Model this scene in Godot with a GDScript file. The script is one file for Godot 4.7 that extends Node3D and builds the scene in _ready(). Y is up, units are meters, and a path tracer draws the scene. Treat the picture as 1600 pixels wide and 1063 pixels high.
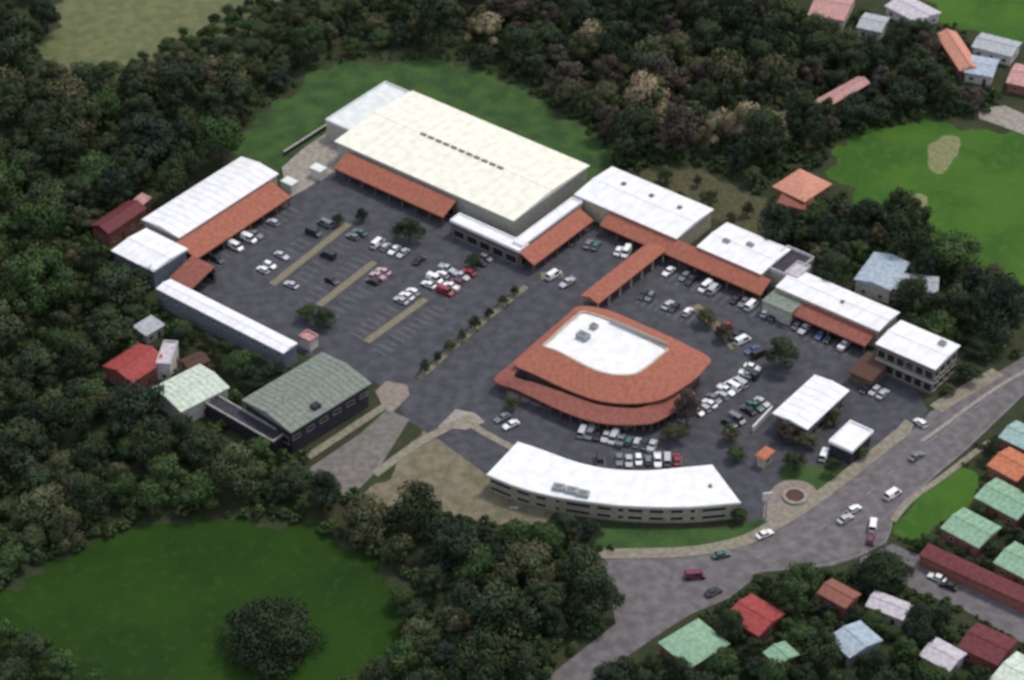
extends Node3D
# A shopping centre seen from a small aeroplane: car parks, terracotta arcades, white metal roofs, a main road, houses, woods and fields.

var M := {}                 # materials by name
var used := {}              # how often each top-level name was given
var footprints := []        # [centre x, centre z, length, width, angle] of every building
var no_trees := []          # polygons where no scattered tree may stand
var tree_spots := []        # Vector3(x, z, crown radius) of every tree
var crowns := {}            # tree kind -> crown meshes
var trunks := []            # trunk meshes
var car_kit := {}           # car type -> meshes
var rng := RandomNumberGenerator.new()
const ORD := ["first", "second", "third", "fourth", "fifth", "sixth", "seventh", "eighth", "ninth", "tenth", "eleventh", "twelfth", "thirteenth", "fourteenth", "fifteenth", "sixteenth"]

# ------------------------------------------------------------------ naming
func numbered(called: String) -> String:
	var n: int = used.get(called, 0)
	used[called] = n + 1
	return called if n == 0 else "%s_%03d" % [called, n]

func tag(o: Node, label: String, category: String, group := "", kind := "") -> void:
	if label: o.set_meta("label", label)
	if category: o.set_meta("category", category)
	if group: o.set_meta("group", group)
	if kind: o.set_meta("kind", kind)

func thing(called: String, label: String, category: String, at := Vector3.ZERO, turn := 0.0, group := "") -> Node3D:
	var o := Node3D.new()
	o.name = numbered(called)
	add_child(o)
	o.position = at
	o.rotation.y = turn
	tag(o, label, category, group)
	return o

func part(called: String, mesh: Mesh, m: Material, parent: Node, at := Vector3.ZERO, turn := 0.0) -> MeshInstance3D:
	var o := MeshInstance3D.new()
	o.name = called
	o.mesh = mesh
	o.material_override = m
	parent.add_child(o, true)
	o.position = at
	o.rotation.y = turn
	return o

func structure(called: String, mesh: Mesh, m: Material, label: String) -> MeshInstance3D:
	var o := part(numbered(called), mesh, m, self)
	tag(o, label, called.replace("_", " "), "", "structure")
	return o

# ------------------------------------------------------------------ shapes
func new_st() -> SurfaceTool:
	var s := SurfaceTool.new()
	s.begin(Mesh.PRIMITIVE_TRIANGLES)
	return s

func tri(s: SurfaceTool, a: Vector3, b: Vector3, c: Vector3, out: Vector3) -> void:
	var n := (c - a).cross(b - a).normalized()
	if n.dot(out) < 0.0:
		var t := b
		b = c
		c = t
		n = -n
	for v in [a, b, c]:
		s.set_normal(n)
		s.add_vertex(v)

func quad(s: SurfaceTool, a: Vector3, b: Vector3, c: Vector3, d: Vector3, out: Vector3) -> void:
	tri(s, a, b, c, out)
	tri(s, a, c, d, out)

func box(s: SurfaceTool, c: Vector3, size: Vector3, turn := 0.0) -> void:
	var h := size / 2.0
	var b := Basis(Vector3.UP, turn)
	var p := []
	for i in 8:
		p.append(c + b * Vector3(h.x * (1 if i & 1 else -1), h.y * (1 if i & 2 else -1), h.z * (1 if i & 4 else -1)))
	for f in [[0, 1, 3, 2], [4, 5, 7, 6], [0, 2, 6, 4], [1, 3, 7, 5], [0, 1, 5, 4], [2, 3, 7, 6]]:
		var mid: Vector3 = (p[f[0]] + p[f[2]]) / 2.0
		quad(s, p[f[0]], p[f[1]], p[f[2]], p[f[3]], mid - c)

func box_mesh(c: Vector3, size: Vector3, turn := 0.0) -> Mesh:
	var s := new_st()
	box(s, c, size, turn)
	return s.commit()

func v3(p: Vector2, y := 0.0) -> Vector3:
	return Vector3(p.x, y, p.y)

func sheet(poly: PackedVector2Array, y: float) -> Mesh:
	var s := new_st()
	var t := Geometry2D.triangulate_polygon(poly)
	for i in range(0, t.size(), 3):
		tri(s, v3(poly[t[i]], y), v3(poly[t[i + 1]], y), v3(poly[t[i + 2]], y), Vector3.UP)
	return s.commit()

func prism_into(s: SurfaceTool, poly: PackedVector2Array, y0: float, y1: float) -> void:
	var t := Geometry2D.triangulate_polygon(poly)
	for i in range(0, t.size(), 3):
		tri(s, v3(poly[t[i]], y1), v3(poly[t[i + 1]], y1), v3(poly[t[i + 2]], y1), Vector3.UP)
		tri(s, v3(poly[t[i]], y0), v3(poly[t[i + 1]], y0), v3(poly[t[i + 2]], y0), Vector3.DOWN)
	var sgn := -1.0 if Geometry2D.is_polygon_clockwise(poly) else 1.0
	for i in poly.size():
		var a := poly[i]
		var b := poly[(i + 1) % poly.size()]
		var d := b - a
		quad(s, v3(a, y0), v3(b, y0), v3(b, y1), v3(a, y1), Vector3(d.y, 0, -d.x) * sgn)

func prism(poly: PackedVector2Array, y0: float, y1: float) -> Mesh:
	var s := new_st()
	prism_into(s, poly, y0, y1)
	return s.commit()

func strip_poly(line: PackedVector2Array, w: float) -> PackedVector2Array:
	var left := PackedVector2Array()
	var right := PackedVector2Array()
	for i in line.size():
		var d: Vector2 = (line[mini(i + 1, line.size() - 1)] - line[maxi(i - 1, 0)]).normalized()
		var n := Vector2(-d.y, d.x) * w / 2.0
		left.append(line[i] + n)
		right.append(line[i] - n)
	right.reverse()
	left.append_array(right)
	return left

func curve(line: PackedVector2Array, step := 4.0) -> PackedVector2Array:
	var c := Curve2D.new()
	for i in line.size():
		var tan_: Vector2 = (line[mini(i + 1, line.size() - 1)] - line[maxi(i - 1, 0)]) / 6.0
		c.add_point(line[i], -tan_, tan_)
	var n := maxi(2, int(c.get_baked_length() / step))
	var o := PackedVector2Array()
	for i in n + 1:
		o.append(c.sample_baked(c.get_baked_length() * i / n))
	return o

func blob(poly: PackedVector2Array) -> PackedVector2Array:
	# a rounded outline through the given points
	var o := PackedVector2Array()
	var n := poly.size()
	for i in n:
		for k in 4:
			o.append(poly[i].cubic_interpolate(poly[(i + 1) % n], poly[(i - 1 + n) % n], poly[(i + 2) % n], k / 4.0))
	return o

func ragged(poly: PackedVector2Array, amp: float, seed_: int) -> PackedVector2Array:
	# a natural edge: short steps along the outline, each pushed in or out by noise
	var n := FastNoiseLite.new()
	n.seed = seed_
	n.frequency = 0.09
	n.fractal_octaves = 4
	var o := PackedVector2Array()
	for i in poly.size():
		var a := poly[i]
		var b := poly[(i + 1) % poly.size()]
		var d := (b - a).normalized()
		var k := maxi(1, int(a.distance_to(b) / 1.3))
		for j in k:
			var p := a.lerp(b, float(j) / k)
			o.append(p + Vector2(-d.y, d.x) * n.get_noise_2d(p.x, p.y) * amp * 2.0)
	if Geometry2D.triangulate_polygon(o).is_empty():
		return ragged(poly, amp * 0.6, seed_ + 1) if amp > 0.3 else poly
	return o

# ------------------------------------------------------------------ materials
func noise_image(freq: float, octaves: int, seed_: int, lo: float, hi: float, size := 512) -> ImageTexture:
	var n := FastNoiseLite.new()
	n.noise_type = FastNoiseLite.TYPE_SIMPLEX_SMOOTH
	n.frequency = freq
	n.fractal_octaves = octaves
	n.seed = seed_
	var im := n.get_seamless_image(size, size)
	im.convert(Image.FORMAT_RGB8)
	for y in size:
		for x in size:
			var g := im.get_pixel(x, y).r
			var k := lerpf(lo, hi, clampf((g - 0.5) * 1.6 + 0.5, 0.0, 1.0))
			im.set_pixel(x, y, Color(k, k, k))
	im.generate_mipmaps()
	return ImageTexture.create_from_image(im)

func two_tone(freq: float, octaves: int, seed_: int, a: Color, b: Color, c: Color, size := 512) -> ImageTexture:
	# a mottled colour from a to b with flecks of c, all real base colours
	var n := FastNoiseLite.new()
	n.frequency = freq
	n.fractal_octaves = octaves
	n.seed = seed_
	var im := n.get_seamless_image(size, size)
	n.seed = seed_ + 7
	n.frequency = freq * 7.0
	var im2 := n.get_seamless_image(size, size)
	var o := Image.create(size, size, true, Image.FORMAT_RGB8)
	for y in size:
		for x in size:
			var k := clampf((im.get_pixel(x, y).r - 0.5) * 1.9 + 0.5, 0.0, 1.0)
			var k2 := smoothstep(0.55, 0.85, im2.get_pixel(x, y).r)
			o.set_pixel(x, y, a.lerp(b, k).lerp(c, k2 * 0.6).linear_to_srgb())
	o.generate_mipmaps()
	return ImageTexture.create_from_image(o)

func stripes(px: int, dark: float) -> ImageTexture:
	# overlapping roof sheets: a narrow lap every sheet, with sheet to sheet differences of tone
	var im := Image.create(256, 256, true, Image.FORMAT_RGB8)
	var r := RandomNumberGenerator.new()
	r.seed = 91
	var tone := 1.0
	for x in 256:
		if x % px == 0: tone = r.randf_range(0.93, 1.0)
		var k := tone * (dark if x % px < 2 else 1.0)
		for y in 256: im.set_pixel(x, y, Color(k, k, k))
	im.generate_mipmaps()
	return ImageTexture.create_from_image(im)

func mat(called: String, lin: Color, rough: float, tex: Texture2D = null, metres := 8.0, world := true, detail: Texture2D = null) -> StandardMaterial3D:
	var m := StandardMaterial3D.new()
	m.resource_name = called
	m.albedo_color = lin.linear_to_srgb()
	m.roughness = rough
	m.metallic_specular = 0.3
	if tex:
		m.albedo_texture = tex
		m.uv1_triplanar = true
		m.uv1_world_triplanar = world
		m.uv1_scale = Vector3.ONE / metres
	if detail:
		m.detail_enabled = true
		m.detail_blend_mode = BaseMaterial3D.BLEND_MODE_MUL
		m.detail_albedo = detail
		m.detail_uv_layer = BaseMaterial3D.DETAIL_UV_1
	M[called] = m
	return m

func make_materials() -> void:
	var grain := noise_image(0.05, 4, 3, 0.8, 1.0)
	var stain := noise_image(0.022, 7, 11, 0.83, 1.0, 1024)
	var soft := noise_image(0.02, 6, 23, 0.93, 1.0)
	var sheets := stripes(16, 0.86)
	var one := Color(1, 1, 1)
	mat("asphalt", Color(0.084, 0.084, 0.098), 0.95, stain, 95.0)
	mat("road_asphalt", Color(0.17, 0.158, 0.165), 0.95, stain, 85.0)
	mat("old_asphalt", Color(0.2, 0.185, 0.17), 0.95, stain, 60.0)
	mat("concrete", Color(0.34, 0.31, 0.27), 0.9, stain, 50.0)
	mat("pavement", Color(0.28, 0.255, 0.2), 0.9, stain, 45.0)
	mat("plaza", Color(0.29, 0.24, 0.21), 0.9, stain, 45.0)
	mat("gravel", one, 1.0, two_tone(0.02, 5, 31, Color(0.2, 0.17, 0.12), Color(0.12, 0.115, 0.07), Color(0.28, 0.22, 0.19)), 42.0)
	mat("verge", one, 1.0, two_tone(0.03, 5, 37, Color(0.17, 0.16, 0.1), Color(0.1, 0.12, 0.055), Color(0.22, 0.2, 0.14)), 24.0)
	mat("scrub", one, 1.0, two_tone(0.03, 5, 71, Color(0.1, 0.088, 0.05), Color(0.055, 0.065, 0.03), Color(0.13, 0.11, 0.07)), 34.0)
	mat("strip_soil", one, 1.0, two_tone(0.03, 5, 39, Color(0.24, 0.2, 0.15), Color(0.16, 0.15, 0.1), Color(0.12, 0.14, 0.07)), 20.0)
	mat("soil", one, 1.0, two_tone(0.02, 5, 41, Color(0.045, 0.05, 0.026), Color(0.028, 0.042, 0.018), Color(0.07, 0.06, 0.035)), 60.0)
	mat("field_grass", one, 1.0, two_tone(0.008, 5, 43, Color(0.02, 0.052, 0.006), Color(0.014, 0.037, 0.006), Color(0.03, 0.06, 0.009)), 130.0)
	mat("bright_grass", one, 1.0, two_tone(0.008, 5, 47, Color(0.056, 0.13, 0.018), Color(0.036, 0.096, 0.015), Color(0.07, 0.13, 0.026)), 110.0)
	mat("rough_grass", one, 1.0, two_tone(0.015, 5, 53, Color(0.05, 0.1, 0.028), Color(0.03, 0.062, 0.022), Color(0.075, 0.1, 0.04)), 75.0)
	mat("dry_grass", one, 1.0, two_tone(0.02, 5, 59, Color(0.15, 0.15, 0.075), Color(0.09, 0.12, 0.05), Color(0.19, 0.17, 0.1)), 60.0)
	mat("bare_earth", one, 1.0, two_tone(0.03, 5, 61, Color(0.22, 0.21, 0.11), Color(0.13, 0.16, 0.06), Color(0.28, 0.25, 0.16)), 30.0)
	mat("hedge_green", one, 1.0, two_tone(0.05, 4, 67, Color(0.05, 0.09, 0.03), Color(0.03, 0.06, 0.02), Color(0.07, 0.1, 0.04)), 12.0)
	# roofs: sheet metal and clay tile, in the building's own axes
	for r in [["roof_white", Color(0.84, 0.84, 0.86)], ["roof_cream", Color(0.86, 0.84, 0.72)], ["roof_pale", Color(0.72, 0.75, 0.74)],
			["roof_greygreen", Color(0.235, 0.268, 0.23)], ["roof_mint", Color(0.64, 0.73, 0.61)], ["roof_green", Color(0.28, 0.45, 0.31)], ["roof_teal", Color(0.33, 0.48, 0.45)],
			["roof_red", Color(0.37, 0.075, 0.07)], ["roof_darkred", Color(0.16, 0.045, 0.05)], ["roof_blue", Color(0.42, 0.5, 0.58)], ["roof_grey", Color(0.44, 0.47, 0.5)], ["roof_pink", Color(0.55, 0.31, 0.29)],
			["roof_dark", Color(0.06, 0.055, 0.07)], ["roof_lilac", Color(0.6, 0.56, 0.6)]]:
		var m := mat(r[0], r[1], 0.6, soft if r[0] in ["roof_white", "roof_cream", "roof_pale"] else stain, 40.0, false, null)
		m.metallic_specular = 0.25
	mat("seam", Color(0.6, 0.6, 0.6), 0.6, soft, 6.0)
	mat("tile_brick", Color(0.4, 0.148, 0.1), 0.85, stain, 36.0, false)
	mat("tile_brick_dull", Color(0.31, 0.115, 0.09), 0.85, stain, 36.0, false)
	mat("tile_orange", Color(0.55, 0.2, 0.11), 0.85, stain, 36.0, false)
	mat("tile_salmon", Color(0.66, 0.31, 0.22), 0.85, stain, 36.0, false)
	mat("brown", Color(0.11, 0.06, 0.045), 0.85, stain, 9.0, false)
	for w in [["wall_white", Color(0.68, 0.66, 0.62)], ["wall_beige", Color(0.42, 0.37, 0.28)], ["wall_grey", Color(0.5, 0.48, 0.43)], ["wall_bluegrey", Color(0.2, 0.23, 0.26)],
			["wall_dark", Color(0.05, 0.045, 0.06)], ["wall_brick", Color(0.3, 0.13, 0.1)], ["wall_cream", Color(0.55, 0.48, 0.36)], ["wall_brown", Color(0.16, 0.12, 0.1)]]:
		mat(w[0], w[1], 0.9, stain, 30.0)
	mat("trim_grey", Color(0.42, 0.41, 0.37), 0.8, soft, 9.0)
	mat("metal_grey", Color(0.36, 0.38, 0.4), 0.5, grain, 3.0)
	mat("vent_dark", Color(0.22, 0.22, 0.21), 0.7, grain, 3.0)
	mat("paint_white", Color(0.33, 0.32, 0.31), 0.9, grain, 3.0)
	mat("paint_yellow", Color(0.45, 0.34, 0.1), 0.9, grain, 3.0)
	var g := mat("glass_dark", Color(0.02, 0.025, 0.03), 0.15)
	g.metallic_specular = 0.5
	mat("tyre", Color(0.015, 0.015, 0.016), 0.9)
	mat("headlight", Color(0.7, 0.7, 0.68), 0.2)
	mat("tail_light", Color(0.3, 0.015, 0.012), 0.3)
	for c in [["car_white", Color(0.8, 0.8, 0.8)], ["car_silver", Color(0.45, 0.46, 0.48)], ["car_grey", Color(0.16, 0.165, 0.18)], ["car_black", Color(0.018, 0.018, 0.022)], ["car_red", Color(0.28, 0.02, 0.035)], ["car_maroon", Color(0.14, 0.02, 0.05)],
			["car_blue", Color(0.05, 0.09, 0.2)], ["car_green", Color(0.05, 0.13, 0.1)], ["car_pink", Color(0.5, 0.34, 0.36)]]:
		var m := mat(c[0], c[1], 0.35)
		m.metallic_specular = 0.5
		m.clearcoat_enabled = true
		m.clearcoat = 0.5
		m.clearcoat_roughness = 0.1
	var lf := StandardMaterial3D.new()
	lf.resource_name = "leaf"
	lf.vertex_color_use_as_albedo = true
	lf.roughness = 0.75
	lf.metallic_specular = 0.25
	lf.backlight_enabled = true
	lf.backlight = Color(0.25, 0.3, 0.15)
	lf.cull_mode = BaseMaterial3D.CULL_DISABLED
	M["leaf"] = lf
	mat("bark", Color(0.13, 0.1, 0.075), 0.95, grain, 1.5)

# ------------------------------------------------------------------ buildings
func roof_solid(l: float, w: float, h: float, t: float, rise: float, inset: float) -> Mesh:
	# closed solid: fascia t high, then two slopes meeting at a ridge along x; inset > 0 makes hips
	var s := new_st()
	var x := l / 2.0
	var z := w / 2.0
	var e := [Vector3(-x, h, -z), Vector3(x, h, -z), Vector3(x, h, z), Vector3(-x, h, z)]
	var u := []
	for p in e: u.append(p + Vector3(0, t, 0))
	var r0 := Vector3(-x + inset, h + t + rise, 0)
	var r1 := Vector3(x - inset, h + t + rise, 0)
	quad(s, e[0], e[1], e[2], e[3], Vector3.DOWN)
	for i in 4:
		var mid: Vector3 = (e[i] + e[(i + 1) % 4]) / 2.0
		quad(s, e[i], e[(i + 1) % 4], u[(i + 1) % 4], u[i], Vector3(mid.x, 0, mid.z))
	quad(s, u[0], u[1], r1, r0, Vector3(0, 1, -0.5))
	quad(s, u[3], u[2], r1, r0, Vector3(0, 1, 0.5))
	tri(s, u[0], u[3], r0, Vector3(-1, 0.1, 0))
	tri(s, u[1], u[2], r1, Vector3(1, 0.1, 0))
	return s.commit()

func shed_solid(l: float, w: float, h_back: float, h_front: float, t: float) -> Mesh:
	# one slope falling towards +z
	var s := new_st()
	var x := l / 2.0
	var z := w / 2.0
	var a := [Vector3(-x, h_back, -z), Vector3(x, h_back, -z), Vector3(x, h_front, z), Vector3(-x, h_front, z)]
	var b := []
	for p in a: b.append(p + Vector3(0, t, 0))
	quad(s, a[0], a[1], a[2], a[3], Vector3.DOWN)
	quad(s, b[0], b[1], b[2], b[3], Vector3.UP)
	for i in 4:
		var mid: Vector3 = (a[i] + a[(i + 1) % 4]) / 2.0
		quad(s, a[i], a[(i + 1) % 4], b[(i + 1) % 4], b[i], Vector3(mid.x, 0, mid.z))
	return s.commit()

func window_on(o: Node3D, at: Vector3, w: float, h: float, turn: float, called := "window", frame := "trim_grey") -> void:
	# a frame proud of the wall with the pane set back inside it; local z of the window points out of the wall
	var s := new_st()
	var f := 0.09
	box(s, Vector3(0, h / 2.0 - f / 2.0, 0.03), Vector3(w, f, 0.14))
	box(s, Vector3(0, -h / 2.0 + f / 2.0, 0.05), Vector3(w + 0.1, f, 0.2))
	for k in [-1, 1]: box(s, Vector3(k * (w / 2.0 - f / 2.0), 0, 0.03), Vector3(f, h - 2.0 * f, 0.14))
	var q := part(called, s.commit(), M[frame], o, at, turn)
	part("pane", box_mesh(Vector3(0, 0, 0.01), Vector3(w - 2.0 * f - 0.01, h - 2.0 * f - 0.01, 0.06)), M["glass_dark"], q)

func building(called: String, label: String, category: String, r: Array, h: float, roof: Dictionary, wall := "wall_beige", group := "") -> Node3D:
	# r = centre x, centre z, roof length, roof width, angle; walls stand inside the eaves
	var o := thing(called, label, category, Vector3(r[0], 0, r[1]), -deg_to_rad(r[4]), group)
	footprints.append(r)
	var over: float = roof.get("over", 0.5)
	var l: float = r[2]
	var w: float = r[3]
	var rise: float = roof.get("rise", 0.8)
	part("wall", box_mesh(Vector3(0, h / 2.0 - 0.01, 0), Vector3(l - 2.0 * over, h - 0.02, w - 2.0 * over)), M[wall], o)
	var rm: Material = M[roof["m"]]
	var rf: MeshInstance3D
	match roof.get("type", "gable"):
		"gable": rf = part("roof", roof_solid(l, w, h, 0.3, rise, 0.0), rm, o)
		"hip": rf = part("roof", roof_solid(l, w, h, 0.25, rise, roof.get("inset", minf(l, w) / 2.0)), rm, o)
		"shed": rf = part("roof", shed_solid(l, w, h + rise, h, 0.3), rm, o)
		"flat":
			rf = part("roof", box_mesh(Vector3(0, h + 0.15, 0), Vector3(l, 0.3, w)), rm, o)
			if roof.get("parapet", true):
				var s := new_st()
				for k in [-1, 1]:
					box(s, Vector3(0, h + 0.55, k * (w / 2.0 - 0.15)), Vector3(l, 0.5, 0.3))
					box(s, Vector3(k * (l / 2.0 - 0.15), h + 0.55, 0), Vector3(0.3, 0.5, w - 0.6))
				part("parapet", s.commit(), M[roof.get("edge", roof["m"])], rf)
	if roof.get("type", "gable") == "gable":
		if rise > 0.0: part("ridge_cap", box_mesh(Vector3(0, h + 0.3 + rise + 0.03, 0), Vector3(l + 0.1, 0.12, 0.5)), rm, rf)
		# sheet laps: real raised seams across the slope
		if roof.get("seams", 0.0) > 0.0:
			var n := int(l / float(roof["seams"]))
			var s := new_st()
			for i in range(1, n):
				var x := -l / 2.0 + l * i / n
				for k in [-1, 1]:
					var a := Vector3(x, h + 0.32, k * w / 2.0)
					var b := Vector3(x, h + 0.32 + rise, k * 0.3)
					var d := Vector3(0.05, 0, 0)
					var up := Vector3(0, 0.06, 0)
					quad(s, a - d + up, a + d + up, b + d + up, b - d + up, Vector3.UP)
					quad(s, a - d, a - d + up, b - d + up, b - d, Vector3.LEFT)
					quad(s, a + d, a + d + up, b + d + up, b + d, Vector3.RIGHT)
			var q := part("seam", s.commit(), rm, rf)
			q.set_meta("kind", "stuff")
	return o

func house(called: String, label: String, r: Array, h: float, roof: Dictionary, wall: String, group: String) -> Node3D:
	var o := building(called, label, "house", r, h, roof, wall, group)
	var over: float = roof.get("over", 0.5)
	var l: float = r[2] - 2.0 * over
	var w: float = r[3] - 2.0 * over
	# windows and a door on the sides that look towards the road
	var n := maxi(2, int(l / 3.5))
	for i in n:
		var x := -l / 2.0 + l * (i + 0.5) / n
		if i == 1:
			var d := part("door", box_mesh(Vector3(0, 1.05, 0.04), Vector3(0.95, 2.1, 0.1)), M["brown"], o, Vector3(x, 0.02, w / 2.0))
			part("handle", box_mesh(Vector3(0.36, 1.0, 0.12), Vector3(0.12, 0.05, 0.05)), M["metal_grey"], d)
		else:
			window_on(o, Vector3(x, 1.6, w / 2.0), 1.3, 1.1, 0.0)
	for k in [-1, 1]:
		for i in maxi(1, int(w / 4.5)):
			window_on(o, Vector3(k * l / 2.0, 1.6, -w / 2.0 + w * (i + 0.5) / maxi(1, int(w / 4.5))), 1.2, 1.1, k * PI / 2.0)
	return o

func canopy(o: Node3D, l: float, w: float, x: float, z0: float, h_back: float, h_front: float, m := "tile_brick", cols := true, posts := "wall_brown") -> void:
	# a tiled arcade roof leaning on the +z wall of o: z0 is the wall plane
	var c := part("arcade_roof", shed_solid(l, w, h_back, h_front, 0.28), M[m], o, Vector3(x, 0, z0 + w / 2.0 + 0.02))
	part("fascia", box_mesh(Vector3(0, h_front - 0.12, w / 2.0 - 0.1), Vector3(l - 0.04, 0.4, 0.16)), M["brown"], c)
	if cols:
		var n := maxi(2, int(l / 5.0))
		for i in n + 1:
			part("column", box_mesh(Vector3(0, h_front / 2.0 - 0.16, 0), Vector3(0.4, h_front - 0.32, 0.4)), M[posts], o, Vector3(x - l / 2.0 + 0.4 + (l - 0.8) * i / n, 0, z0 + w - 0.45))

func shopfronts(o: Node3D, l: float, x: float, z: float, h := 2.8, pitch := 5.0) -> void:
	var n := maxi(1, int(l / pitch))
	for i in n:
		window_on(o, Vector3(x - l / 2.0 + l * (i + 0.5) / n, h / 2.0 + 0.1, z), l / n - 0.7, h, 0.0, "shop_window", "trim_grey")

func roof_unit(called: String, label: String, category: String, at: Vector3, size: Vector3, turn: float, m := "metal_grey", group := "") -> void:
	var o := thing(called, label, category, at, turn, group)
	part("casing", box_mesh(Vector3(0, size.y / 2.0, 0), size), M[m], o)
	part("grille", box_mesh(Vector3(0, size.y + 0.05, 0), Vector3(size.x * 0.6, 0.1, size.z * 0.6)), M["vent_dark"], o)

func at_local(r: Array, x: float, z: float, y := 0.0) -> Vector3:
	var a := deg_to_rad(r[4])
	return Vector3(r[0] + x * cos(a) - z * sin(a), y, r[1] + x * sin(a) + z * cos(a))

# ------------------------------------------------------------------ trees
func crown_mesh(seed_: int, radius: float, height: float, base: float, lobes: int, leaves: int, leaf: float, tones: Array) -> Mesh:
	var r := RandomNumberGenerator.new()
	r.seed = seed_
	var pv := PackedVector3Array()
	var pn := PackedVector3Array()
	var pc := PackedColorArray()
	var ix := PackedInt32Array()
	var mid := Vector3(0, base + height * 0.45, 0)
	for k in lobes:
		var a := k * 2.39996 + r.randf() * 0.7
		var q := sqrt((k + 0.5) / lobes)
		var lr := radius * r.randf_range(0.22, 0.48)
		var reach := (radius - lr * 0.8) * q * r.randf_range(0.6, 1.24)
		var top := base + height * (0.78 - 0.5 * q * q + r.randf_range(-0.22, 0.24))
		var c := Vector3(cos(a) * reach, top - lr * 0.35, sin(a) * reach)
		var tone: Color = tones[r.randi() % tones.size()]
		var lob := r.randf_range(0.75, 1.28)
		for i in leaves:
			var d := Vector3(r.randfn(), r.randfn() * 0.9 + 0.25, r.randfn()).normalized()
			var rr := lr * (1.0 - 0.5 * pow(r.randf(), 1.8)) * r.randf_range(0.85, 1.16)
			var p := c + Vector3(d.x * rr, d.y * rr * 0.78, d.z * rr)
			if p.y < base * 0.7: p.y = base * 0.7 + r.randf()
			var n := (d + Vector3(r.randfn(), r.randfn() + 0.4, r.randfn()) * 0.55).normalized()
			var t := n.cross(Vector3(r.randfn(), r.randfn(), r.randfn())).normalized()
			var b := n.cross(t)
			var sz := leaf * r.randf_range(0.6, 1.35)
			var i0 := pv.size()
			pv.append(p - t * sz * 0.5)
			pv.append(p + b * sz * 0.32 + n * sz * 0.08)
			pv.append(p + t * sz * 0.5)
			pv.append(p - b * sz * 0.32 + n * sz * 0.08)
			var k2 := r.randf_range(0.95, 1.38) * lob
			var col := Color(tone.r * k2 * r.randf_range(0.9, 1.12), tone.g * k2, tone.b * k2 * r.randf_range(0.95, 1.3))
			for j in 4:
				pn.append((n * 0.4 + d).normalized())
				pc.append(col)
			ix.append_array(PackedInt32Array([i0, i0 + 1, i0 + 2, i0, i0 + 2, i0 + 3]))
	var arr := []
	arr.resize(Mesh.ARRAY_MAX)
	arr[Mesh.ARRAY_VERTEX] = pv
	arr[Mesh.ARRAY_NORMAL] = pn
	arr[Mesh.ARRAY_COLOR] = pc
	arr[Mesh.ARRAY_INDEX] = ix
	var m := ArrayMesh.new()
	m.add_surface_from_arrays(Mesh.PRIMITIVE_TRIANGLES, arr)
	return m

func limb(s: SurfaceTool, a: Vector3, b: Vector3, r0: float, r1: float, sides := 6) -> void:
	var d := (b - a).normalized()
	var u := d.cross(Vector3(0.3, 0.1, 0.9)).normalized()
	var w := d.cross(u)
	for i in sides:
		var t0 := TAU * i / sides
		var t1 := TAU * (i + 1) / sides
		var o0 := u * cos(t0) + w * sin(t0)
		var o1 := u * cos(t1) + w * sin(t1)
		quad(s, a + o0 * r0, a + o1 * r0, b + o1 * r1, b + o0 * r1, o0 + o1)

func trunk_mesh(seed_: int) -> Mesh:
	# for a tree of height 12 and crown radius 6
	var r := RandomNumberGenerator.new()
	r.seed = seed_
	var s := new_st()
	var k := Vector3(r.randf_range(-0.3, 0.3), 4.0, r.randf_range(-0.3, 0.3))
	limb(s, Vector3(0, -0.1, 0), Vector3(0, 0.5, 0), 0.55, 0.38, 8)
	limb(s, Vector3(0, 0.5, 0), k, 0.38, 0.28, 8)
	limb(s, k, Vector3(k.x, 8.6, k.z + 0.4), 0.28, 0.1)
	for i in 6:
		var a := TAU * i / 6.0 + r.randf()
		var from := k + Vector3(0, r.randf_range(-0.8, 1.8), 0)
		limb(s, from, from + Vector3(cos(a) * 3.4, r.randf_range(1.8, 3.4), sin(a) * 3.4), 0.17, 0.05, 5)
	return s.commit()

func make_trees() -> void:
	var kinds := {
		"dark": [[Color(0.038, 0.056, 0.024), Color(0.033, 0.05, 0.024), Color(0.048, 0.06, 0.026)], 6.0, 8.5, 3.2],
		"blue": [[Color(0.028, 0.043, 0.026), Color(0.025, 0.037, 0.024), Color(0.034, 0.05, 0.028)], 6.0, 9.0, 3.0],
		"mid": [[Color(0.05, 0.088, 0.028), Color(0.042, 0.075, 0.026), Color(0.06, 0.09, 0.03)], 5.8, 7.5, 2.8],
		"olive": [[Color(0.075, 0.085, 0.038), Color(0.062, 0.078, 0.034), Color(0.09, 0.085, 0.045)], 6.0, 8.0, 3.2],
		"blossom": [[Color(0.23, 0.2, 0.105), Color(0.27, 0.22, 0.125), Color(0.1, 0.125, 0.05)], 5.8, 8.0, 3.4],
		"brown": [[Color(0.075, 0.06, 0.045), Color(0.06, 0.058, 0.04), Color(0.09, 0.075, 0.055)], 5.6, 8.5, 3.2],
	}
	var sd := 100
	for k in kinds:
		crowns[k] = []
		for i in 3:
			sd += 13
			crowns[k].append(crown_mesh(sd, kinds[k][1], kinds[k][2], kinds[k][3], 17 + i * 2, 230, 0.62, kinds[k][0]))
	for i in 3: trunks.append(trunk_mesh(500 + i))
	crowns["dome"] = []
	for i in 3: crowns["dome"].append(crown_mesh(700 + i, 6.0, 7.6, 0.9, 46, 320, 0.46, [Color(0.026, 0.04, 0.018), Color(0.022, 0.036, 0.016), Color(0.03, 0.045, 0.02)]))
	crowns["shrub"] = []
	for i in 3: crowns["shrub"].append(crown_mesh(800 + i, 1.0, 1.5, 0.25, 7, 60, 0.3, [Color(0.04, 0.07, 0.025), Color(0.055, 0.09, 0.03), Color(0.07, 0.085, 0.035)]))

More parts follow.
